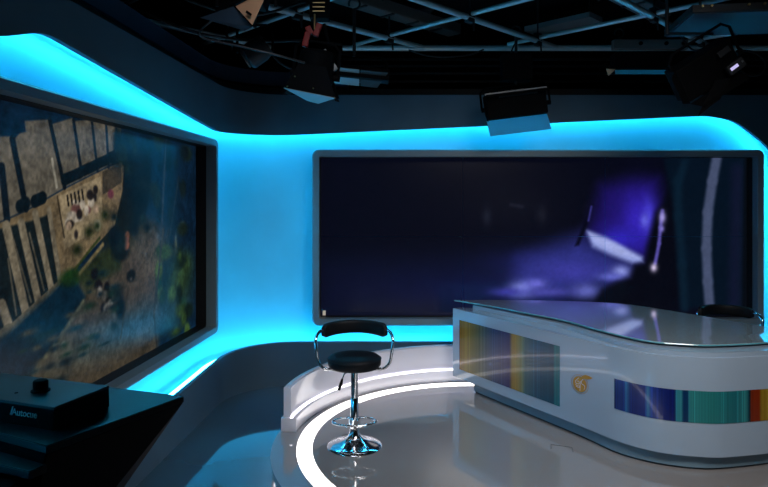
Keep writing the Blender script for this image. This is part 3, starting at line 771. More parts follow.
# ================================================================ PODIUM
PC = (0.80, 4.40); PR = 1.58
# stadium outline of the raised stage
def stadium(r, c=PC, x2=3.6, n=96):
    pts = [(c[0] + r * math.cos(math.radians(a)), c[1] + r * math.sin(math.radians(a))) for a in np.linspace(90, 270, n)]
    pts += [(x2 + r * math.cos(math.radians(a)), c[1] + r * math.sin(math.radians(a))) for a in np.linspace(-90, 90, n)]
    return pts
def slab_ring(poly, z0, z1):
    return prism(poly, z0, z1)
pod = empty('stage_podium', (PC[0], PC[1], 0), 0, 'low round-ended glossy pale grey podium under the stool and desk', 'podium')
child(obj('base', prism(stadium(PR - 0.03), 0.0, 0.11), M['white'], smooth=True, angle=40), pod)
child(obj('top', prism(stadium(PR), 0.10, 0.15, bevel=0.006), M['podium'], smooth=True, angle=40), pod)
child(obj('edge_light', arc_band(PC, PR - 0.032, PR - 0.022, 150, 270, 0.055, 0.085), M['strip']), pod)
child(obj('ring_light', arc_band(PC, 1.300, 1.408, 40, 290, 0.148, 0.1515, n=160), M['ring']), pod)
hatch = bmesh.new()
for a, b in (((1.166, 4.33), (1.297, 4.278)), ((1.166, 4.33), (1.148, 4.26)), ((1.297, 4.278), (1.280, 4.20))):
    d = Vector((b[0] - a[0], b[1] - a[1], 0)); m_ = Vector(((a[0] + b[0]) / 2, (a[1] + b[1]) / 2, 0.1506))
    add_box(hatch, m_, (d.length, 0.006, 0.0012), Matrix.Rotation(math.atan2(d.y, d.x), 3, 'Z'))
child(obj('floor_hatch_line', hatch, M['line']), pod)

# curved two-tier curb round the back of the podium
A0, A1 = 173.5, 90
curb = empty('stage_curb', (PC[0], PC[1], 0.15), 0, 'white curved low wall wrapping behind the stool on the podium edge', 'low wall')
child(obj('step', arc_band(PC, 1.455, 1.57, A0, A1, 0.15, 0.248, tail=1.9), M['white'], smooth=True, angle=30), curb)
wall_bm = arc_band(PC, 1.50, 1.555, A0 - 0.6, A1, 0.248, 0.48, tail=1.9)
bmesh.ops.recalc_face_normals(wall_bm, faces=wall_bm.faces)
ve = [e for e in wall_bm.edges if abs(e.verts[0].co.z - e.verts[1].co.z) < 1e-5 and e.verts[0].co.z > 0.4]
bmesh.ops.bevel(wall_bm, geom=ve, offset=0.012, segments=3, affect='EDGES')
child(obj('upstand', wall_bm, M['white'], smooth=True, angle=50), curb)
child(obj('light_line', arc_band(PC, 1.490, 1.502, A0 - .3, A1, 0.246, 0.256, tail=1.9), M['strip']), curb)

# ================================================================ DESK
ZD0, ZD1 = 0.25, 0.90
front_body = catmull([(.81, 5.66), (1.10, 5.21), (1.36, 4.79), (1.49, 4.46), (1.58, 4.20), (1.67, 4.035), (1.80, 3.94), (1.95, 3.895), (2.115, 3.88), (2.44, 3.94), (2.75, 4.05), (3.0, 4.20)], 6)
back_body = catmull([(3.10, 4.36), (3.0, 4.47), (2.80, 4.62), (2.55, 5.02), (2.28, 5.42), (2.05, 5.60), (1.62, 5.70), (1.1, 5.74), (.85, 5.75)], 6)
desk = empty('news_desk', (1.8, 4.7, 0.15), 0, 'white curved presenter desk with coloured stripe panels, glass top and gold emblem', 'desk')
def offset_poly(poly, d):
    c = []; n = len(poly)
    for i in range(n):
        p0, p1, p2 = np.array(poly[i - 1]), np.array(poly[i]), np.array(poly[(i + 1) % n])
        t_ = p2 - p0; t_ = t_ / (np.linalg.norm(t_) + 1e-9)
        c.append(tuple(p1 + np.array([-t_[1], t_[0]]) * d))
    return c
body_poly = front_body + back_body
child(obj('body', prism(body_poly, ZD0, ZD1, bevel=0.012), M['desk_white'], smooth=True, angle=35), desk)
# plinth, recessed
plinth_poly = [(.86, 5.44)] + catmull([(.80, 5.50), (1.31, 4.64), (1.45, 4.39), (1.56, 4.17), (1.69, 4.04), (1.82, 3.965), (1.97, 3.92), (2.14, 3.92), (2.475, 3.995), (2.75, 4.10), (2.95, 4.24)], 6) + [(3.0, 4.38), (2.72, 4.60), (2.2, 5.35), (1.6, 5.6), (.9, 5.62)]
plinth_poly = plinth_poly[1:]
child(obj('plinth', prism(plinth_poly, 0.165, ZD0), M['plinth'], smooth=True, angle=35), desk)
child(obj('shadow_gap', prism(offset_poly(plinth_poly, 0.012), 0.1505, 0.168), M['shadowgap']), desk)
# front panel standing proud of the body on the left, merging into it on the right
panel_front = [(.63, 5.67), (.85, 5.307), (1.075, 4.936), (1.297, 4.57)]
pf = [(.63, 5.67)] + catmull([(.85, 5.307), (1.075, 4.936), (1.297, 4.57), (1.430, 4.35), (1.545, 4.15), (1.655, 4.018), (1.79, 3.928), (1.945, 3.883), (2.115, 3.868), (2.44, 3.928)], 8)
pb = [(2.44, 3.99), (2.115, 3.93), (1.95, 3.95), (1.82, 3.99), (1.70, 4.09), (1.60, 4.25), (1.52, 4.46), (1.38, 4.80), (1.12, 5.23), (.82, 5.69), (.70, 5.71)]
child(obj('front_panel', prism(pf + pb, ZD0, 0.87, bevel=0.006), M['desk_white'], smooth=True, angle=30), desk)

def along(pts, u):
    d = [0.0]
    for a, b in zip(pts, pts[1:]): d.append(d[-1] + math.hypot(b[0] - a[0], b[1] - a[1]))
    u = max(0, min(d[-1], u))
    for k in range(len(d) - 1):
        if u <= d[k + 1] + 1e-9:
            f = (u - d[k]) / (d[k + 1] - d[k]); a, b = pts[k], pts[k + 1]
            tx, ty = (b[0] - a[0]), (b[1] - a[1]); L = math.hypot(tx, ty)
            return a[0] + f * tx, a[1] + f * ty, ty / L, -tx / L
    return (*pts[-1], 0, -1)
M['stripes'] = attr_mat('stripe_print', 0, True, rough=0.22, coat=0.4)
def stripe_panel(u0, u1, z0, z1, ramp, lines, n, parent):
    rng = random.Random(3)
    bm = bmesh.new(); lay = bm.loops.layers.float_color.new('picture')
    def color(f):
        return [v * 0.78 for v in raw(f)]
    def raw(f):
        for (fa, ca), (fb, cb) in zip(ramp, ramp[1:]):
            if f <= fb:
                k = (f - fa) / (fb - fa + 1e-9); return [ca[i] + (cb[i] - ca[i]) * k for i in range(3)]
        return list(ramp[-1][1])
    prev = None; frac_prev = 0
    us = [u0 + (u1 - u0) * k / n for k in range(n + 1)]
    for k, u in enumerate(us):
        # the normal on the outward side (towards the camera) is (-ty, tx) turned; along() returns the right-hand side
        x, y, nx, ny = along(pf, u)
        p = (x - abs(0) + nx * -0.0 , y)
        ox, oy = (nx, ny)
        if oy > 0: ox, oy = -ox, -oy
        q = [bm.verts.new((x + ox * e, y + oy * e, z)) for e, z in ((0.003, z0), (0.003, z1))]
        if prev:
            f = bm.faces.new((prev[0], q[0], q[1], prev[1]))
            c = color((k - 0.5) / n); j = 1 + rng.uniform(-lines, lines)
            if rng.random() < 0.12: j *= 1.2
            c = srgb([min(255, v * j) for v in c])
            for l in f.loops: l[lay] = (*c, 1)
        prev = q
    return child(obj('stripe_panel', bm, M['stripes'], normals=False), parent)
LR = [(0, (120, 70, 14)), (.02, (178, 132, 24)), (.10, (172, 138, 40)), (.16, (150, 130, 56)), (.22, (112, 110, 66)), (.30, (84, 100, 104)), (.38, (62, 82, 122)), (.48, (58, 66, 120)),
      (.545, (48, 44, 116)), (.575, (190, 146, 50)), (.61, (196, 156, 60)), (.66, (150, 146, 90)), (.70, (72, 120, 124)), (.80, (34, 94, 124)), (.90, (22, 92, 120)), (.945, (20, 84, 112)), (.96, (36, 140, 150)), (1, (28, 130, 146))]
RR = [(0, (14, 36, 104)), (.03, (26, 60, 150)), (.07, (22, 52, 140)), (.09, (50, 128, 184)), (.12, (24, 44, 128)), (.21, (28, 50, 140)), (.23, (60, 138, 196)), (.25, (28, 64, 160)), (.36, (20, 36, 122)), (.385, (18, 34, 112)),
      (.40, (60, 160, 176)), (.425, (58, 150, 164)), (.44, (16, 60, 112)), (.462, (20, 70, 118)), (.475, (58, 158, 160)), (.60, (48, 150, 150)), (.76, (38, 132, 144)), (.84, (60, 160, 164)), (.862, (14, 60, 78)), (.875, (150, 50, 20)), (.935, (160, 52, 16)), (.945, (176, 140, 40)), (1, (186, 158, 48))]
def u_at_y(y):
    u = 0
    while along(pf, u)[1] > y and u < 4: u += 0.004
    return u
def u_at_x(x):
    u = u_at_y(4.3)
    while along(pf, u)[0] < x and u < 4: u += 0.004
    return u
stripe_panel(0.098, u_at_y(4.57), 0.335, 0.78, LR, .06, 150, desk)
stripe_panel(u_at_y(4.155), u_at_x(2.43), 0.462, 0.662, RR, .06, 150, desk)

# emblem: gold fruit-like disc with white strokes and a leaf, thin ring round it
ue = u_at_y(4.40); ex, ey, nx, ny = along(pf, ue)
if ny > 0: nx, ny = -nx, -ny
EM = Matrix(((-ny, 0, nx), (nx, 0, ny), (0, 1, 0)))   # local x runs along the face, local y up, local z out of the face
E0 = Vector((ex, ey, 0.552))
def on_face(pts2, d): return [E0 + EM @ Vector((x, y, d)) for x, y in pts2]
def plate(pts2, d0, d1):
    bm = bmesh.new(); a = [bm.verts.new(p) for p in on_face(pts2, d0)]; b = [bm.verts.new(p) for p in on_face(pts2, d1)]
    n = len(a)
    for k in range(n): bm.faces.new((a[k], a[(k + 1) % n], b[(k + 1) % n], b[k]))
    bm.faces.new(b); bm.faces.new(a)
    return bm
W_ = 1.4
emb = child(obj('emblem', plate([(math.cos(a) * .043 * W_ - .014, math.sin(a) * .055 - .004) for a in np.linspace(0, 2 * PI, 40, endpoint=False)], 0.001, 0.005), M['gold']), desk)
emb['label'] = 'gold round emblem with a leaf and white strokes'
leaf = [(-.002, .046), (.014, .064), (.036, .075), (.06, .073), (.088, .066), (.072, .054), (.05, .046), (.024, .044)]
o = obj('emblem_leaf', plate([(x * 1.15 - .002, y) for x, y in leaf], 0.001, 0.005), M['gold']); child(o, desk)
o = obj('emblem_ring', tube(on_face([(math.cos(a) * .054 * W_ - .014, math.sin(a) * .066 - .004) for a in np.linspace(0, 2 * PI, 48, endpoint=False)], 0.003), 0.0013, 6, True), M['gold']); child(o, desk)
strokes = bmesh.new()
for pl in ([(-.020, .040), (-.040, .022), (-.052, .006), (-.046, -.004), (-.026, -.006), (-.016, .002), (-.020, .014), (-.036, .014)],
           [(.020, .038), (.006, .026), (.002, .012), (.010, .002), (.026, -.002), (.034, -.016), (.026, -.032)],
           [(-.050, -.014), (-.036, -.020), (-.012, -.018), (-.020, -.030), (-.044, -.026)],
           [(-.004, .020), (-.008, -.010), (-.010, -.050)]):
    add_tube(strokes, on_face([(x, y) for x, y in catmull(pl, 4)], 0.005), 0.0019, 6)
o = obj('emblem_strokes', strokes, M['white']); child(o, desk)

# glass top
glass_poly = catmull([(.66, 5.80), (.86, 5.60)], 1)[:-1] + catmull([(.98, 5.44), (1.16, 5.17), (1.40, 4.83), (1.53, 4.52), (1.64, 4.28), (1.76, 4.11), (1.92, 4.035), (2.10, 4.00), (2.42, 4.05), (2.72, 4.15), (2.93, 4.27)], 6) \
    + catmull([(3.0, 4.36), (2.94, 4.46), (2.80, 4.60), (2.55, 5.02), (2.28, 5.44), (2.05, 5.64), (1.62, 5.75), (1.1, 5.80)], 6)
child(obj('glass_top', prism(glass_poly, 0.912, 0.924, bevel=0.003), M['glass'], smooth=True, angle=30), desk)
edge = bmesh.new(); add_tube(edge, [(x, y, 0.918) for x, y in offset_poly(glass_poly, -0.001)], 0.0045, 6, True)
child(obj('glass_edge', edge, M['glassedge']), desk)
top_in = offset_poly(body_poly, 0.10)
for (x, y) in ((1.0, 5.6), (1.75, 4.3), (2.7, 4.4), (2.1, 5.35)):
    child(obj('glass_standoff', lathe([(0, .898), (.02, .898), (.02, .913), (0, .913)], 20, (x, y, 0)), M['chrome'], smooth=True, angle=30), desk)

# ================================================================ STOOLS
def make_stool(loc, rz, drop, label, group=None):
    t = empty('bar_stool', loc, rz, label, 'stool', group)
    # base: flared chrome disc
    prof = [(0, 0), (.187, 0), (.190, .004), (.186, .009), (.15, .018), (.11, .030), (.07, .048), (.045, .072), (.034, .10), (.031, .125), (.0, .125)]
    obj('base', lathe(prof, 64), M['chrome'], t, True, angle=50)
    obj('lower_column', lathe([(0, .12), (.029, .12), (.029, .33), (.024, .34), (0, .34)], 32), M['chrome'], t, True, angle=40)
    obj('gas_column', lathe([(0, .33), (.0255, .33), (.0255, .56 - drop), (.033, .565 - drop), (.033, .585 - drop), (0, .585 - drop)], 32), M['chrome'], t, True, angle=40)
    fr = bmesh.new()
    add_tube(fr, [(.15 * math.cos(a), -.02 + .085 * math.sin(a), .175) for a in np.linspace(0, 2 * PI, 48, endpoint=False)], .008, 10, True)
    add_tube(fr, [(0, .09, .175), (0, .0, .168)], .008, 10)
    add_tube(fr, [(.02, -.10, .172), (.14, -.05, .175)], .001, 6)
    obj('footrest', fr, M['chrome'], t, True)
    obj('collar', lathe([(.03, .15), (.038, .152), (.038, .19), (.03, .192)], 32), M['chrome'], t, True, angle=40)
    zs = .545 - drop
    seat = lathe([(0, zs), (.15, zs), (.172, zs + .006), (.184, zs + .022), (.186, zs + .05), (.181, zs + .068), (.165, zs + .08), (.13, zs + .086), (.06, zs + .088), (0, zs + .088)], 64)
    st = obj('seat', seat, M['leather'], t, True)
    obj('piping', tube([(.1845 * math.cos(a), .1845 * math.sin(a), zs + .062) for a in np.linspace(0, 2 * PI, 64, endpoint=False)], .0035, 8, True), M['leather'], st, True)
    obj('seat_plate', lathe([(0, zs - .014), (.09, zs - .014), (.09, zs), (0, zs)], 32), M['darksteel'], t, True, angle=30)
    # lever
    lv = obj('lever', tube([(-.03, 0, zs - .02), (-.07, -.04, zs - .035), (-.085, -.06, zs - .075)], .005, 8), M['chrome'], t, True)
    obj('lever_grip', tube([(-.082, -.055, zs - .062), (-.092, -.065, zs - .10), (-.106, -.075, zs - .135)], .011, 12, radii=[.007, .012, .010]), M['black'], lv, True)
    # backrest: curved padded bar
    zb = .79 - drop
    bm = bmesh.new(); rows = []
    N_ = 36
    for k in range(N_ + 1):
        u = -1 + 2 * k / N_
        a = u * math.radians(62)
        cx, cy = .25 * math.sin(a), .25 * math.cos(a) - .045
        nx_, ny_ = math.sin(a), math.cos(a)
        e = 1 - 0.35 * max(0, abs(u) - .88) / .12
        hh = .047 * e * (1 + .04 * u * u); th = .024 * e
        zc = zb - .012 * u * u
        ring = []
        for q in range(20):
            g = 2 * PI * q / 20
            cg, sg = math.cos(g), math.sin(g)
            rx = math.copysign(abs(cg) ** .6, cg) * th; rz_ = math.copysign(abs(sg) ** .6, sg) * hh
            ring.append(bm.verts.new((cx + nx_ * rx, cy + ny_ * rx, zc + rz_)))
        rows.append(ring)
    for a, b in zip(rows, rows[1:]):
        for q in range(20): bm.faces.new((a[q], a[(q + 1) % 20], b[(q + 1) % 20], b[q]))
    bm.faces.new(rows[0]); bm.faces.new(rows[-1])
    obj('backrest', bm, M['leather'], t, True, angle=60)
    for s in (-1, 1):
        pts = catmull([(s * .205, .10, zb - .005), (s * .245, .055, zb - .008), (s * .266, .0, zb - .045), (s * .264, -.01, zb - .10), (s * .250, .0, zs + .045), (s * .225, .0, zs + .005), (s * .185, .0, zs - .012), (s * .06, .0, zs - .012)], 8)
        obj('arm', tube(pts, .0105, 12), M['chrome'], t, True)
    return t
make_stool((-.205, 4.30, .1515), math.radians(2), 0.0, 'black round-seat bar stool with chrome arms standing beside the floor light ring')
make_stool((3.02, 5.42, .1515), math.radians(-8), 0.075, 'black bar stool behind the desk with only its backrest showing')

# ================================================================ CEILING GRID
GZ = 3.40
grid = empty('lighting_grid', (1.4, 4.5, GZ), 0, 'diagonal lattice of grey steel pipes hung under the black ceiling', 'lighting grid')
def clip_line(p, d, xmin=-2.55, xmax=5.5, ymin=-1.5, ymax=6.25):
    t0, t1 = -99, 99
    for q, dd, lo, hi in ((p[0], d[0], xmin, xmax), (p[1], d[1], ymin, ymax)):
        a, b = (lo - q) / dd, (hi - q) / dd
        t0, t1 = max(t0, min(a, b)), min(t1, max(a, b))
    return t0, t1
CROSS = []
C1 = (-7.4, -5.87, -4.52, -2.95, -1.42, 0.1, 1.6, 3.1); C2 = (-.2, 1.35, 2.9, 4.43, 5.97, 7.5, 9.13, 10.6)
for c in C1:
    p, d = (c / 2, -c / 2), (.7071, .7071)
    t0, t1 = clip_line(p, d)
    if t1 - t0 < .4: continue
    child(obj('pipe', tube([(p[0] + d[0] * t, p[1] + d[1] * t, GZ) for t in (t0, t1)], .026, 14), M['steel'], smooth=True, angle=40), grid)
for c in C2:
    p, d = (c / 2, c / 2), (.7071, -.7071)
    t0, t1 = clip_line(p, d)
    if t1 - t0 < .4: continue
    child(obj('pipe', tube([(p[0] + d[0] * t, p[1] + d[1] * t, GZ + .03) for t in (t0, t1)], .020, 14), M['steel'], smooth=True, angle=40), grid)
child(obj('pipe', tube([(-.42, 6.28, GZ), (5.5, 6.28, GZ)], .030, 14), M['steel'], smooth=True, angle=40), grid)
for y, z in ((6.62, 3.36), (6.62, 3.29), (6.62, 3.21), (6.7, 3.14)):
    child(obj('curtain_rail', box((2.5, y, z), (5.9, .03, .022)), M['darksteel']), grid)
for c1 in C1:
    for c2 in C2:
        x, y = (c1 + c2) / 2, (c2 - c1) / 2
        if -2.4 < x < 5.3 and 3.0 < y < 6.3:
            bm = box((x, y, GZ + .015), (.085, .05, .12), Matrix.Rotation(PI / 4, 3, 'Z'), .006)
            add_tube(bm, [(x + .03, y, GZ - .04), (x + .035, y, GZ - .11)], .008, 8)
            child(obj('pipe_clamp', bm, M['darksteel'], smooth=False), grid)
            child(obj('grid_hanger', tube([(x, y, GZ + .05), (x, y, 3.80)], .008, 8), M['darksteel']), grid)

# ducts and trays above the grid
def duct(p0, p1, w, h, z, m, label, name='cable_tray', cat='cable tray', lips=True):
    p0, p1 = Vector((*p0, z)), Vector((*p1, z)); d = (p1 - p0); L = d.length
    R = Matrix.Rotation(math.atan2(d.y, d.x), 3, 'Z'); mid = (p0 + p1) / 2
    t = empty(name, mid, 0, label, cat)
    bm = bmesh.new(); add_box(bm, (0, 0, 0), (L, w, .012 if lips else h), R)
    obj('tray_base' if lips else 'duct_body', bm, m, t)
    if lips:
        for s in (-1, 1):
            bm = bmesh.new(); add_box(bm, R @ Vector((0, s * w / 2, h / 2)), (L, .012, h), R, .003); obj('side_rail', bm, m, t)
        for k in range(int(L / .35)):
            obj('cross_bar', box(R @ Vector((-L / 2 + .2 + k * .35, 0, -.012)), (.03, w * 1.02, .01), R), M['darksteel'], t)
    else:
        for k in range(int(L / .8)):
            obj('duct_flange', box(R @ Vector((-L / 2 + .4 + k * .8, 0, 0)), (.03, w + .03, h + .03), R), M['darksteel'], t)
    for s in (-1, 1):
        obj('support_rod', tube([R @ Vector((s * L * .4, 0, h / 2)), R @ Vector((s * L * .4, 0, 3.79 - z))], .006, 8), M['darksteel'], t)
    return t
duct((-1.1, 4.75), (.75, 6.6), .16, .10, 3.62, M['tray'], 'dull grey cable tray running diagonally above the grid over the stool')
duct((1.05, 4.30), (2.6, 5.85), .20, .08, 3.58, M['tray'], 'ribbed grey cable tray running diagonally above the hanging panel light')
duct((2.02, 5.90), (1.52, 6.40), .26, .05, 3.60, M['flap'], 'short flat metal duct in the gap behind the ribbed cable tray', 'air_duct', 'air duct', lips=False)
# smoke detector
t = empty('smoke_detector', (.42, 6.32, 3.80), 0, 'round white smoke detector on the dark ceiling between grid pipes', 'smoke detector')
obj('housing', lathe([(0, 0), (.07, 0), (.072, -.015), (.055, -.04), (.03, -.055), (0, -.058)], 32), mat('detector_white', (.55, .57, .6), .5), t, True)
obj('mounting_ring', lathe([(.07, 0), (.09, 0), (.09, -.008), (.07, -.012)], 32), M['tray'], t, True)

def plate3(pts, th):
    pts = [Vector(p) for p in pts]
    n = (pts[1] - pts[0]).cross(pts[2] - pts[0]).normalized() * th
    bm = bmesh.new(); a = [bm.verts.new(p) for p in pts]; b = [bm.verts.new(p + n) for p in pts]; k = len(a)
    for i in range(k): bm.faces.new((a[i], a[(i + 1) % k], b[(i + 1) % k], b[i]))
    bm.faces.new(a); bm.faces.new(b)
    return bm
def hanger(t, top, z0=0.0, dx=0.0, dy=0.0):
    """drop pipe with a hook clamp up to the grid"""
    bm = bmesh.new(); add_tube(bm, [(dx, dy, z0), (dx, dy, top - .02)], .014, 10)
    obj('drop_pipe', bm, M['darksteel'], t)
    bm = bmesh.new()
    add_tube(bm, [(dx - .0 + .045 * math.cos(a), dy, top + .02 + .045 * math.sin(a)) for a in np.linspace(-1.4, 3.6, 12)], .009, 8)
    obj('hook_clamp', bm, M['darksteel'], t)
def yoke(t, R, w, h, z):
    bm = bmesh.new()
    add_tube(bm, [R @ Vector(p) for p in ((-w / 2 - .02, 0, 0), (-w / 2 - .02, 0, h * .8), (-w / 2 + .03, 0, h), (w / 2 - .03, 0, h), (w / 2 + .02, 0, h * .8), (w / 2 + .02, 0, 0))], .011, 8)
    obj('yoke', bm, M['black'], t)
def knobs(t, R, w):
    for s in (-1, 1):
        bm = bmesh.new(); add_tube(bm, [R @ Vector((s * w / 2, 0, 0)), R @ Vector((s * (w / 2 + .045), 0, 0))], .022, 12)
        obj('tilt_knob', bm, M['black'], t)

# panel light in front of the cove, centre
t = empty('studio_light', (1.235, 5.80, 2.735), 0, 'rectangular black panel light hanging above the back video wall with bright lower flap', 'studio light')
R = Matrix.Rotation(math.radians(-7), 3, 'Y')
obj('body', box(R @ Vector((0, 0, .02)), (.56, .12, .24), R, .012), M['black'], t)
fin = bmesh.new()
for k in range(9): add_box(fin, R @ Vector((-.22 + k * .055, .0, .15)), (.012, .09, .03), R)
obj('cooling_fin', fin, M['black'], t)
obj('top_trim', box(R @ Vector((0, -.06, .135)), (.575, .02, .016), R), M['flap'], t)
obj('control_plate', box(R @ Vector((.02, -.062, .105)), (.36, .008, .03), R), M['darksteel'], t)
obj('diffuser_flap', plate3([R @ Vector(p) for p in ((-.285, .02, -.10), (.285, .02, -.10), (.285, -.07, -.255), (-.285, -.07, -.255))], .004), M['frosted'], t)
obj('barn_door', plate3([R @ Vector(p) for p in ((-.28, -.07, .13), (.28, -.07, .13), (.29, -.15, .10), (-.29, -.15, .10))], .005), M['black'], t)
obj('barn_door', plate3([R @ Vector(p) for p in ((-.285, -.06, .13), (-.285, -.06, -.12), (-.32, -.14, -.06), (-.32, -.14, .10))], .005), M['black'], t)
yoke(t, R, .60, .20, 0); knobs(t, R, .56)
obj('ballast', box((0, .0, .36), (.28, .16, .24), None, .01), M['black'], t)
hanger(t, GZ - 2.735 + .02, .2)

# fresnel with barn doors, red clamp and pantograph
t = empty('studio_light', (-.467, 4.20, 2.70), 0, 'black spotlight with red clamp and open barn doors hanging over the stool side', 'studio light')
R = Matrix.Rotation(math.radians(8), 3, 'Y') @ Matrix.Rotation(math.radians(8), 3, 'X')
body = lathe([(0, .17), (.09, .17), (.115, .15), (.125, .06), (.125, -.04), (.11, -.06), (0, -.06)], 32)
bmesh.ops.rotate(body, matrix=R, verts=body.verts)
obj('body', body, M['black'], t, True, angle=35)
for a, b_, m_ in ((-1, 0, 'black'), (1, 0, 'black'), (0, -1, 'black'), (0, 1, 'black')):
    if a: pts = [(a * .10, -.09, -.05), (a * .10, .09, -.05), (a * .175, .13, -.15), (a * .175, -.13, -.15)]
    else: pts = [(-.10, b_ * .125, .06), (.08, b_ * .125, .06), (.17, b_ * .15, -.13), (-.17, b_ * .15, -.11)]
    obj('barn_door', plate3([R @ Vector(p) for p in pts], .004), M[m_], t)
obj('barn_door', plate3([R @ Vector(p) for p in ((-.175, -.15, -.115), (.170, -.15, -.135), (.03, .12, -.185), (-.05, .12, -.175))], .004), M['flap'], t)
for p in ((-.11, -.145, -.03), (-.15, -.155, -.10), (.02, -.155, -.09), (.165, -.14, -.13)):
    obj('bolt', tube([R @ Vector(p), R @ (Vector(p) + Vector((0, -.012, 0)))], .005, 8), M['brass'], t)
yoke(t, R, .26, .22, 0); knobs(t, R, .25)
for x, z, r_, h in ((-.055, .235, 12, .10), (-.035, .295, -25, .06), (.02, .30, 20, .09)):
    Rr = Matrix.Rotation(math.radians(r_), 3, 'Y')
    obj('red_clamp', box((x, -.03, z), (.04, .035, h), Rr, .006), M['red'], t)
obj('lock_pin', tube([(.0, -.05, .30), (.003, -.05, .40)], .006, 8), M['brass'], t)
obj('cable_bundle', tube(catmull([(.06, 0, .35), (.10, .02, .2), (.16, .05, .1), (.12, .04, .0), (.05, .06, .05)], 6), .012, 8), M['black'], t)
obj('pantograph_case', box((.03, .02, .53), (.13, .12, .30), None, .01), M['black'], t)
for k in range(8): obj('pantograph_rib', box((.03, -.052, .42 + k * .028), (.08, .012, .005)), M['brass'], t)
obj('side_plate', box((.10, -.01, .10), (.035, .03, .16), Matrix.Rotation(math.radians(-32), 3, 'Y'), .004), M['flap'], t)
hanger(t, GZ - 2.70 + .02, .3)

# small box light with a pale underside, right of the spotlight
t = empty('studio_light', (-.24, 5.0, 2.845), 0, 'small flat box light with pale underside beside the red-clamped spotlight', 'studio light')
R = Matrix.Rotation(math.radians(6), 3, 'Y')
obj('body', box(R @ Vector((.06, .03, .04)), (.44, .18, .09), R, .008), M['black'], t)
obj('diffuser', plate3([R @ Vector(p) for p in ((-.20, -.10, .045), (.04, -.10, .045), (.04, .10, -.045), (-.20, .10, -.045))], .006), M['flap'], t)
obj('cover_plate', plate3([R @ Vector(p) for p in ((.05, -.10, .045), (.27, -.10, .045), (.19, .10, -.045), (.05, .10, -.045))], .006), M['darksteel'], t)
yoke(t, R, .46, .18, 0)
hanger(t, GZ - 2.845 + .02, .17)

# wide strip light
t = empty('studio_light', (2.53, 5.88, 3.20), 0, 'long dark strip light under the horizontal pipe with thin bright lower edge', 'studio light')
obj('body', box((0, .06, -.02), (.68, .16, .16), None, .01), M['black'], t)
obj('ballast', box((-.02, -.02, .125), (.70, .07, .09), None, .006), M['tray'], t)
for x in (-.12, .12, .28): obj('socket', tube([(x, -.055, .13), (x, -.07, .13)], .018, 12), M['black'], t)
obj('diffuser_flap', plate3([(-.33, .02, -.102), (.34, .02, -.102), (.345, .0, -.145), (-.335, .0, -.145)], .004), M['frosted'], t)
obj('corner_piece', plate3([(-.41, .04, -.09), (-.335, .0, -.103), (-.345, .16, -.133)], .006), M['tan'], t)
hanger(t, .22, .15, -.3); hanger(t, .22, .15, .3)

# large tilted soft light at the right
t = empty('studio_light', (2.42, 4.60, 2.82), 0, 'big tilted black soft light with small glowing display at upper right', 'studio light')
R = Matrix.Rotation(math.radians(-32), 3, 'Y') @ Matrix.Rotation(math.radians(14), 3, 'X')
obj('body', box(R @ Vector((-.05, 0, .03)), (.46, .16, .26), R, .012), M['black'], t)
obj('barn_door', plate3([R @ Vector(p) for p in ((-.28, -.08, -.11), (.18, -.08, -.11), (.14, -.16, -.155), (-.24, -.16, -.155))], .004), M['black'], t)
obj('barn_door', plate3([(-.01, -.09, -.09), (.11, -.09, -.07), (.02, -.10, -.23), (-.14, -.10, -.353), (-.08, -.10, -.22)], .004), M['black'], t)
obj('barn_door', plate3([R @ Vector(p) for p in ((-.28, -.08, .17), (-.28, -.08, -.11), (-.36, -.14, -.06), (-.36, -.14, .15))], .004), M['black'], t)
Rm = Matrix.Rotation(math.radians(-36), 3, 'Y')
obj('control_box', box((.115, -.13, .0), (.135, .04, .075), Rm, .008), M['darksteel'], t)
obj('display', box((.095, -.152, -.01), (.062, .004, .022), Rm), M['lcd'], t)
obj('display_button', box((.152, -.153, .033), (.014, .006, .014), Rm), M['tray'], t)
obj('junction_plate', box((.03, -.13, .105), (.10, .02, .045), Rm, .006), M['darksteel'], t)
obj('cable_loop', tube(catmull([(.16, -.08, .0), (.24, -.07, -.05), (.34, -.06, -.04), (.38, -.05, .04), (.32, -.03, .12), (.22, .0, .15)], 8), .008, 8), M['black'], t)
yoke(t, R, .48, .26, 0); knobs(t, R, .46)
obj('cross_arm', tube([(.02, 0, .27), (-.32, 0, .27)], .012, 10), M['darksteel'], t)
hanger(t, GZ - 2.82 + .02, .27, -.32)

# overhead flat panel, upper right
t = empty('ceiling_panel', (2.75, 4.56, 3.17), 0, 'large flat grey panel hung level in the upper right corner of the grid', 'panel')
R = Matrix.Rotation(math.radians(-8), 3, 'Z')
obj('panel', box((0, 0, 0), (1.1, .62, .03), R, .006), M['blueflap'], t)
pr = bmesh.new()
for s in (-1, 1):
    add_box(pr, R @ Vector((0, s * .31, .02)), (1.12, .025, .05), R); add_box(pr, R @ Vector((s * .55, 0, .02)), (.025, .62, .05), R)
obj('panel_rim', pr, M['darksteel'], t)
for x in (-.5, -.44, -.2, -.1): obj('bolt', tube([R @ Vector((x, -.325, .03)), R @ Vector((x, -.345, .03))], .008, 8), M['brass'], t)
for x in (-.4, .4):
    obj('drop_pipe', tube([R @ Vector((x, 0, .02)), R @ Vector((x, 0, .21))], .01, 8), M['darksteel'], t)

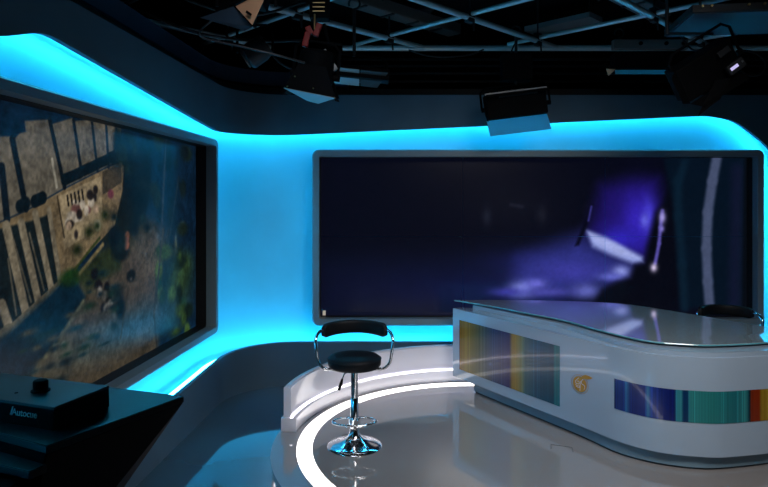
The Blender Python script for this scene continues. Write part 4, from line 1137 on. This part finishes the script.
# lamp with one flap coloured tan as if warmly lit, upper left
t = empty('studio_light', (-.80, 3.60, 2.98), 0, 'dark lamp with tan triangular flap and blue-grey flap at top left', 'studio light')
obj('body', box((-.02, .14, .16), (.26, .20, .20), Matrix.Rotation(math.radians(15), 3, 'Y'), .015), M['black'], t)
obj('barn_door', plate3([(-.058, -.01, -.005), (.095, -.03, .07), (.125, -.02, .07), (.040, -.02, -.115)], .005), M['tan'], t)  # tan colour stands in for warm lamplight on this door
obj('barn_door', plate3([(-.275, .02, -.06), (-.075, .0, .0), (.03, .02, -.115), (-.02, .04, -.13)], .005), M['blueflap'], t)
obj('barn_door', plate3([(-.19, .05, -.02), (.10, -.05, .065), (.04, .10, .14), (-.2, .12, .10)], .005), M['black'], t)
obj('flap_latch', box((.022, -.035, -.05), (.035, .008, .014), Matrix.Rotation(math.radians(35), 3, 'Y')), M['black'], t)
obj('cable_loop', tube(catmull([(-.16, .1, .0), (-.30, .1, -.14), (-.05, .14, -.20), (.16, .2, -.24), (.30, .3, -.26)], 8), .007, 8), M['darksteel'], t)
yoke(t, Matrix.Identity(3), .30, .28, 0)
hanger(t, GZ - 2.98 + .02, .26)

# small dark lamp cluster between the two
t = empty('studio_light', (-1.02, 4.9, 3.02), 0, 'small dark unlit lamp hung close to the left wall corner', 'studio light')
bd = lathe([(0, .12), (.08, .12), (.10, .05), (.10, -.06), (.085, -.08), (0, -.08)], 24)
bmesh.ops.rotate(bd, matrix=Matrix.Rotation(math.radians(55), 3, 'Y'), verts=bd.verts)
obj('body', bd, M['darksteel'], t, True, angle=35)
obj('lens', tube([(-.07, -.0, -.05), (-.078, -.0, -.055)], .07, 24), M['tray'], t)
obj('cable_loop', tube(catmull([(.08, 0, .06), (.2, .0, -.08), (.36, .05, -.14), (.48, .1, -.12)], 8), .008, 8), M['darksteel'], t)
yoke(t, Matrix.Identity(3), .24, .22, 0)
hanger(t, GZ - 3.02 + .02, .2)

# cables looped along the grid
def cable(pts, label, r=.008):
    bm = tube(catmull(pts, 8), r, 8)
    tag(obj('power_cable', bm, M['darksteel'], None, True), label, 'cable')
cable([(.25, 6.24, 3.37), (.42, 6.22, 3.31), (.62, 6.2, 3.29), (.85, 6.2, 3.31), (1.0, 6.22, 3.37)], 'dark cable sagging under the long horizontal pipe left of the hanging panel light')
cable([(1.30, 5.98, 3.43), (1.22, 5.93, 3.28), (1.25, 5.88, 3.2), (1.34, 5.82, 3.10)], 'dark cable dropping from the pipe to the ballast of the panel light')
cable([(-1.9, 4.6, 3.30), (-1.4, 4.7, 3.12), (-1.0, 5.0, 3.14), (-.7, 5.3, 3.22), (-.4, 5.9, 3.34)], 'long dark cable swagged beside the small unlit lamp near the left wall', .012)
cable([(-1.7, 4.2, 3.40), (-1.3, 4.3, 3.22), (-.95, 4.5, 3.2), (-.6, 4.7, 3.36)], 'shorter dark cable swagged between grid pipes above the unlit lamp', .010)
cable([(2.75, 5.75, 3.38), (2.78, 5.6, 3.22), (2.72, 5.3, 3.15), (2.68, 5.0, 3.12), (2.6, 4.75, 3.02)], 'dark cable running from the grid down to the big tilted soft light')

# ================================================================ TELEPROMPTER
TP = Vector((-.78, 1.45, 1.35))
t = empty('teleprompter', TP, 0, 'black teleprompter hood with control box and knob in lower left corner', 'teleprompter')
def hull(bot, top):
    bm = bmesh.new(); a = [bm.verts.new(Vector(p) - TP) for p in bot]; b = [bm.verts.new(Vector(p) - TP) for p in top]; n = len(a)
    for k in range(n): bm.faces.new((a[k], a[(k + 1) % n], b[(k + 1) % n], b[k]))
    bm.faces.new(a); bm.faces.new(b)
    return bm
def hb(bot, top, bevel):
    bm = hull(bot, top); bmesh.ops.recalc_face_normals(bm, faces=bm.faces)
    bmesh.ops.bevel(bm, geom=list(bm.edges), offset=bevel, segments=2, affect='EDGES')
    return bm
topq = [(-.688, 1.265), (-.512, 1.590), (-.737, 1.667), (-1.02, 1.765), (-1.02, 1.43)]
botq = [(-.80, 1.30), (-.775, 1.52), (-.86, 1.56), (-1.0, 1.60), (-1.0, 1.40)]
obj('hood', hb([(x, y, .95) for x, y in botq], [(x, y, 1.335) for x, y in topq], .003), M['prompter_dark'], t)
obj('hood_top', hb([(x, y, 1.333) for x, y in topq], [(x, y, 1.35) for x, y in topq], .002), M['prompter'], t)  # top coloured paler than the hood sides, as if lit
cq = [(-.718, 1.348), (-.668, 1.508), (-.829, 1.563), (-1.0, 1.62), (-1.0, 1.449)]
ctl = obj('control_box', hb([(x, y, 1.35) for x, y in cq], [(x, y, 1.395) for x, y in cq], .001), M['prompter_dark'], t)
obj('box_lid', hb([(x, y, 1.395) for x, y in cq], [(x, y, 1.401) for x, y in cq], .001), M['prompter'], ctl)  # top of the same box, coloured paler to show it lit
kp = Vector((-.812, 1.466, 1.401)) - TP
kb = lathe([(0, .0), (.021, .0), (.021, .003), (.0165, .005), (.0165, .023), (.014, .026), (0, .026)], 24, kp)
obj('knob', kb, M['prompter_dark'], ctl, True, angle=35)
obj('screw', lathe([(0, 0), (.004, 0), (.004, .001), (0, .001)], 12, Vector((-.86, 1.45, 1.401)) - TP), M['prompter_dark'], ctl)
# brand lettering on the front of the control box
def text_mesh(name, body, size, mtx, m, parent, shear=0.0, ext=0.0004):
    c = bpy.data.curves.new(name, 'FONT'); c.body = body; c.size = size; c.shear = shear; c.extrude = ext; c.offset = size * .012
    tmp = bpy.data.objects.new(name + '_tmp', c); COL.objects.link(tmp)
    dg = bpy.context.evaluated_depsgraph_get(); me = bpy.data.meshes.new_from_object(tmp.evaluated_get(dg))
    bpy.data.objects.remove(tmp); me.name = name
    me.transform(mtx)
    return link(name, me, m, parent)
ff = (Vector((-.718, 1.348, 0)) - Vector((-1.0, 1.449, 0))).normalized(); fn = Vector((ff.y, -ff.x, 0))
org = Vector((-.718, 1.348, 1.372)) - ff * .122 + fn * .0012 - TP
MX = Matrix(((ff.x, 0, fn.x, org.x), (ff.y, 0, fn.y, org.y), (0, 1, 0, org.z), (0, 0, 0, 1)))
text_mesh('brand_lettering', 'Autocue', .0215, MX, M['print'], ctl, 0.1)
tri = bmesh.new()
vs = [tri.verts.new(MX @ Vector(p)) for p in ((-.006, -.001, .0006), (.002, .019, .0006), (.006, .019, .0006), (.0005, -.001, .0006))]
tri.faces.new(vs)
obj('brand_mark', tri, M['print'], ctl, normals=False)
# lower ledge, camera body and pedestal below the hood
lq = [(-.705, 1.232), (-.688, 1.268), (-.98, 1.41), (-1.02, 1.36)]
obj('lower_ledge', hb([(x, y, 1.295) for x, y in lq], [(x, y, 1.312) for x, y in lq], .002), M['prompter'], t)
obj('camera_body', hb([(-.735, 1.20, 1.0), (-.735, 1.30, 1.0), (-1.0, 1.40, 1.0), (-1.02, 1.30, 1.0)], [(-.735, 1.20, 1.285), (-.735, 1.30, 1.285), (-1.0, 1.40, 1.285), (-1.02, 1.30, 1.285)], .004), M['prompter_dark'], t)
obj('side_pad', hb([(-.84, 1.232, 1.02), (-.84, 1.25, 1.02), (-.99, 1.30, 1.02), (-.99, 1.282, 1.02)], [(-.84, 1.232, 1.25), (-.84, 1.25, 1.25), (-.99, 1.30, 1.25), (-.99, 1.282, 1.25)], .003), M['wood'], t)
obj('pedestal_column', lathe([(0, -1.30), (.05, -1.30), (.05, -.9), (.04, -.85), (.04, -.39), (.07, -.37), (0, -.37)], 24, (-.12, .05, 0)), M['black'], t, True, angle=35)
for k in range(3):
    a = math.radians(90 + 120 * k)
    obj('pedestal_leg', tube([(-.12, .05, -1.20), (-.12 + .42 * math.cos(a), .05 + .42 * math.sin(a), -1.30)], .025, 10), M['black'], t)
    obj('caster', tube([(-.12 + .42 * math.cos(a) - .012, .05 + .42 * math.sin(a), -1.315), (-.12 + .42 * math.cos(a) + .012, .05 + .42 * math.sin(a), -1.315)], .035, 16), M['black'], t)
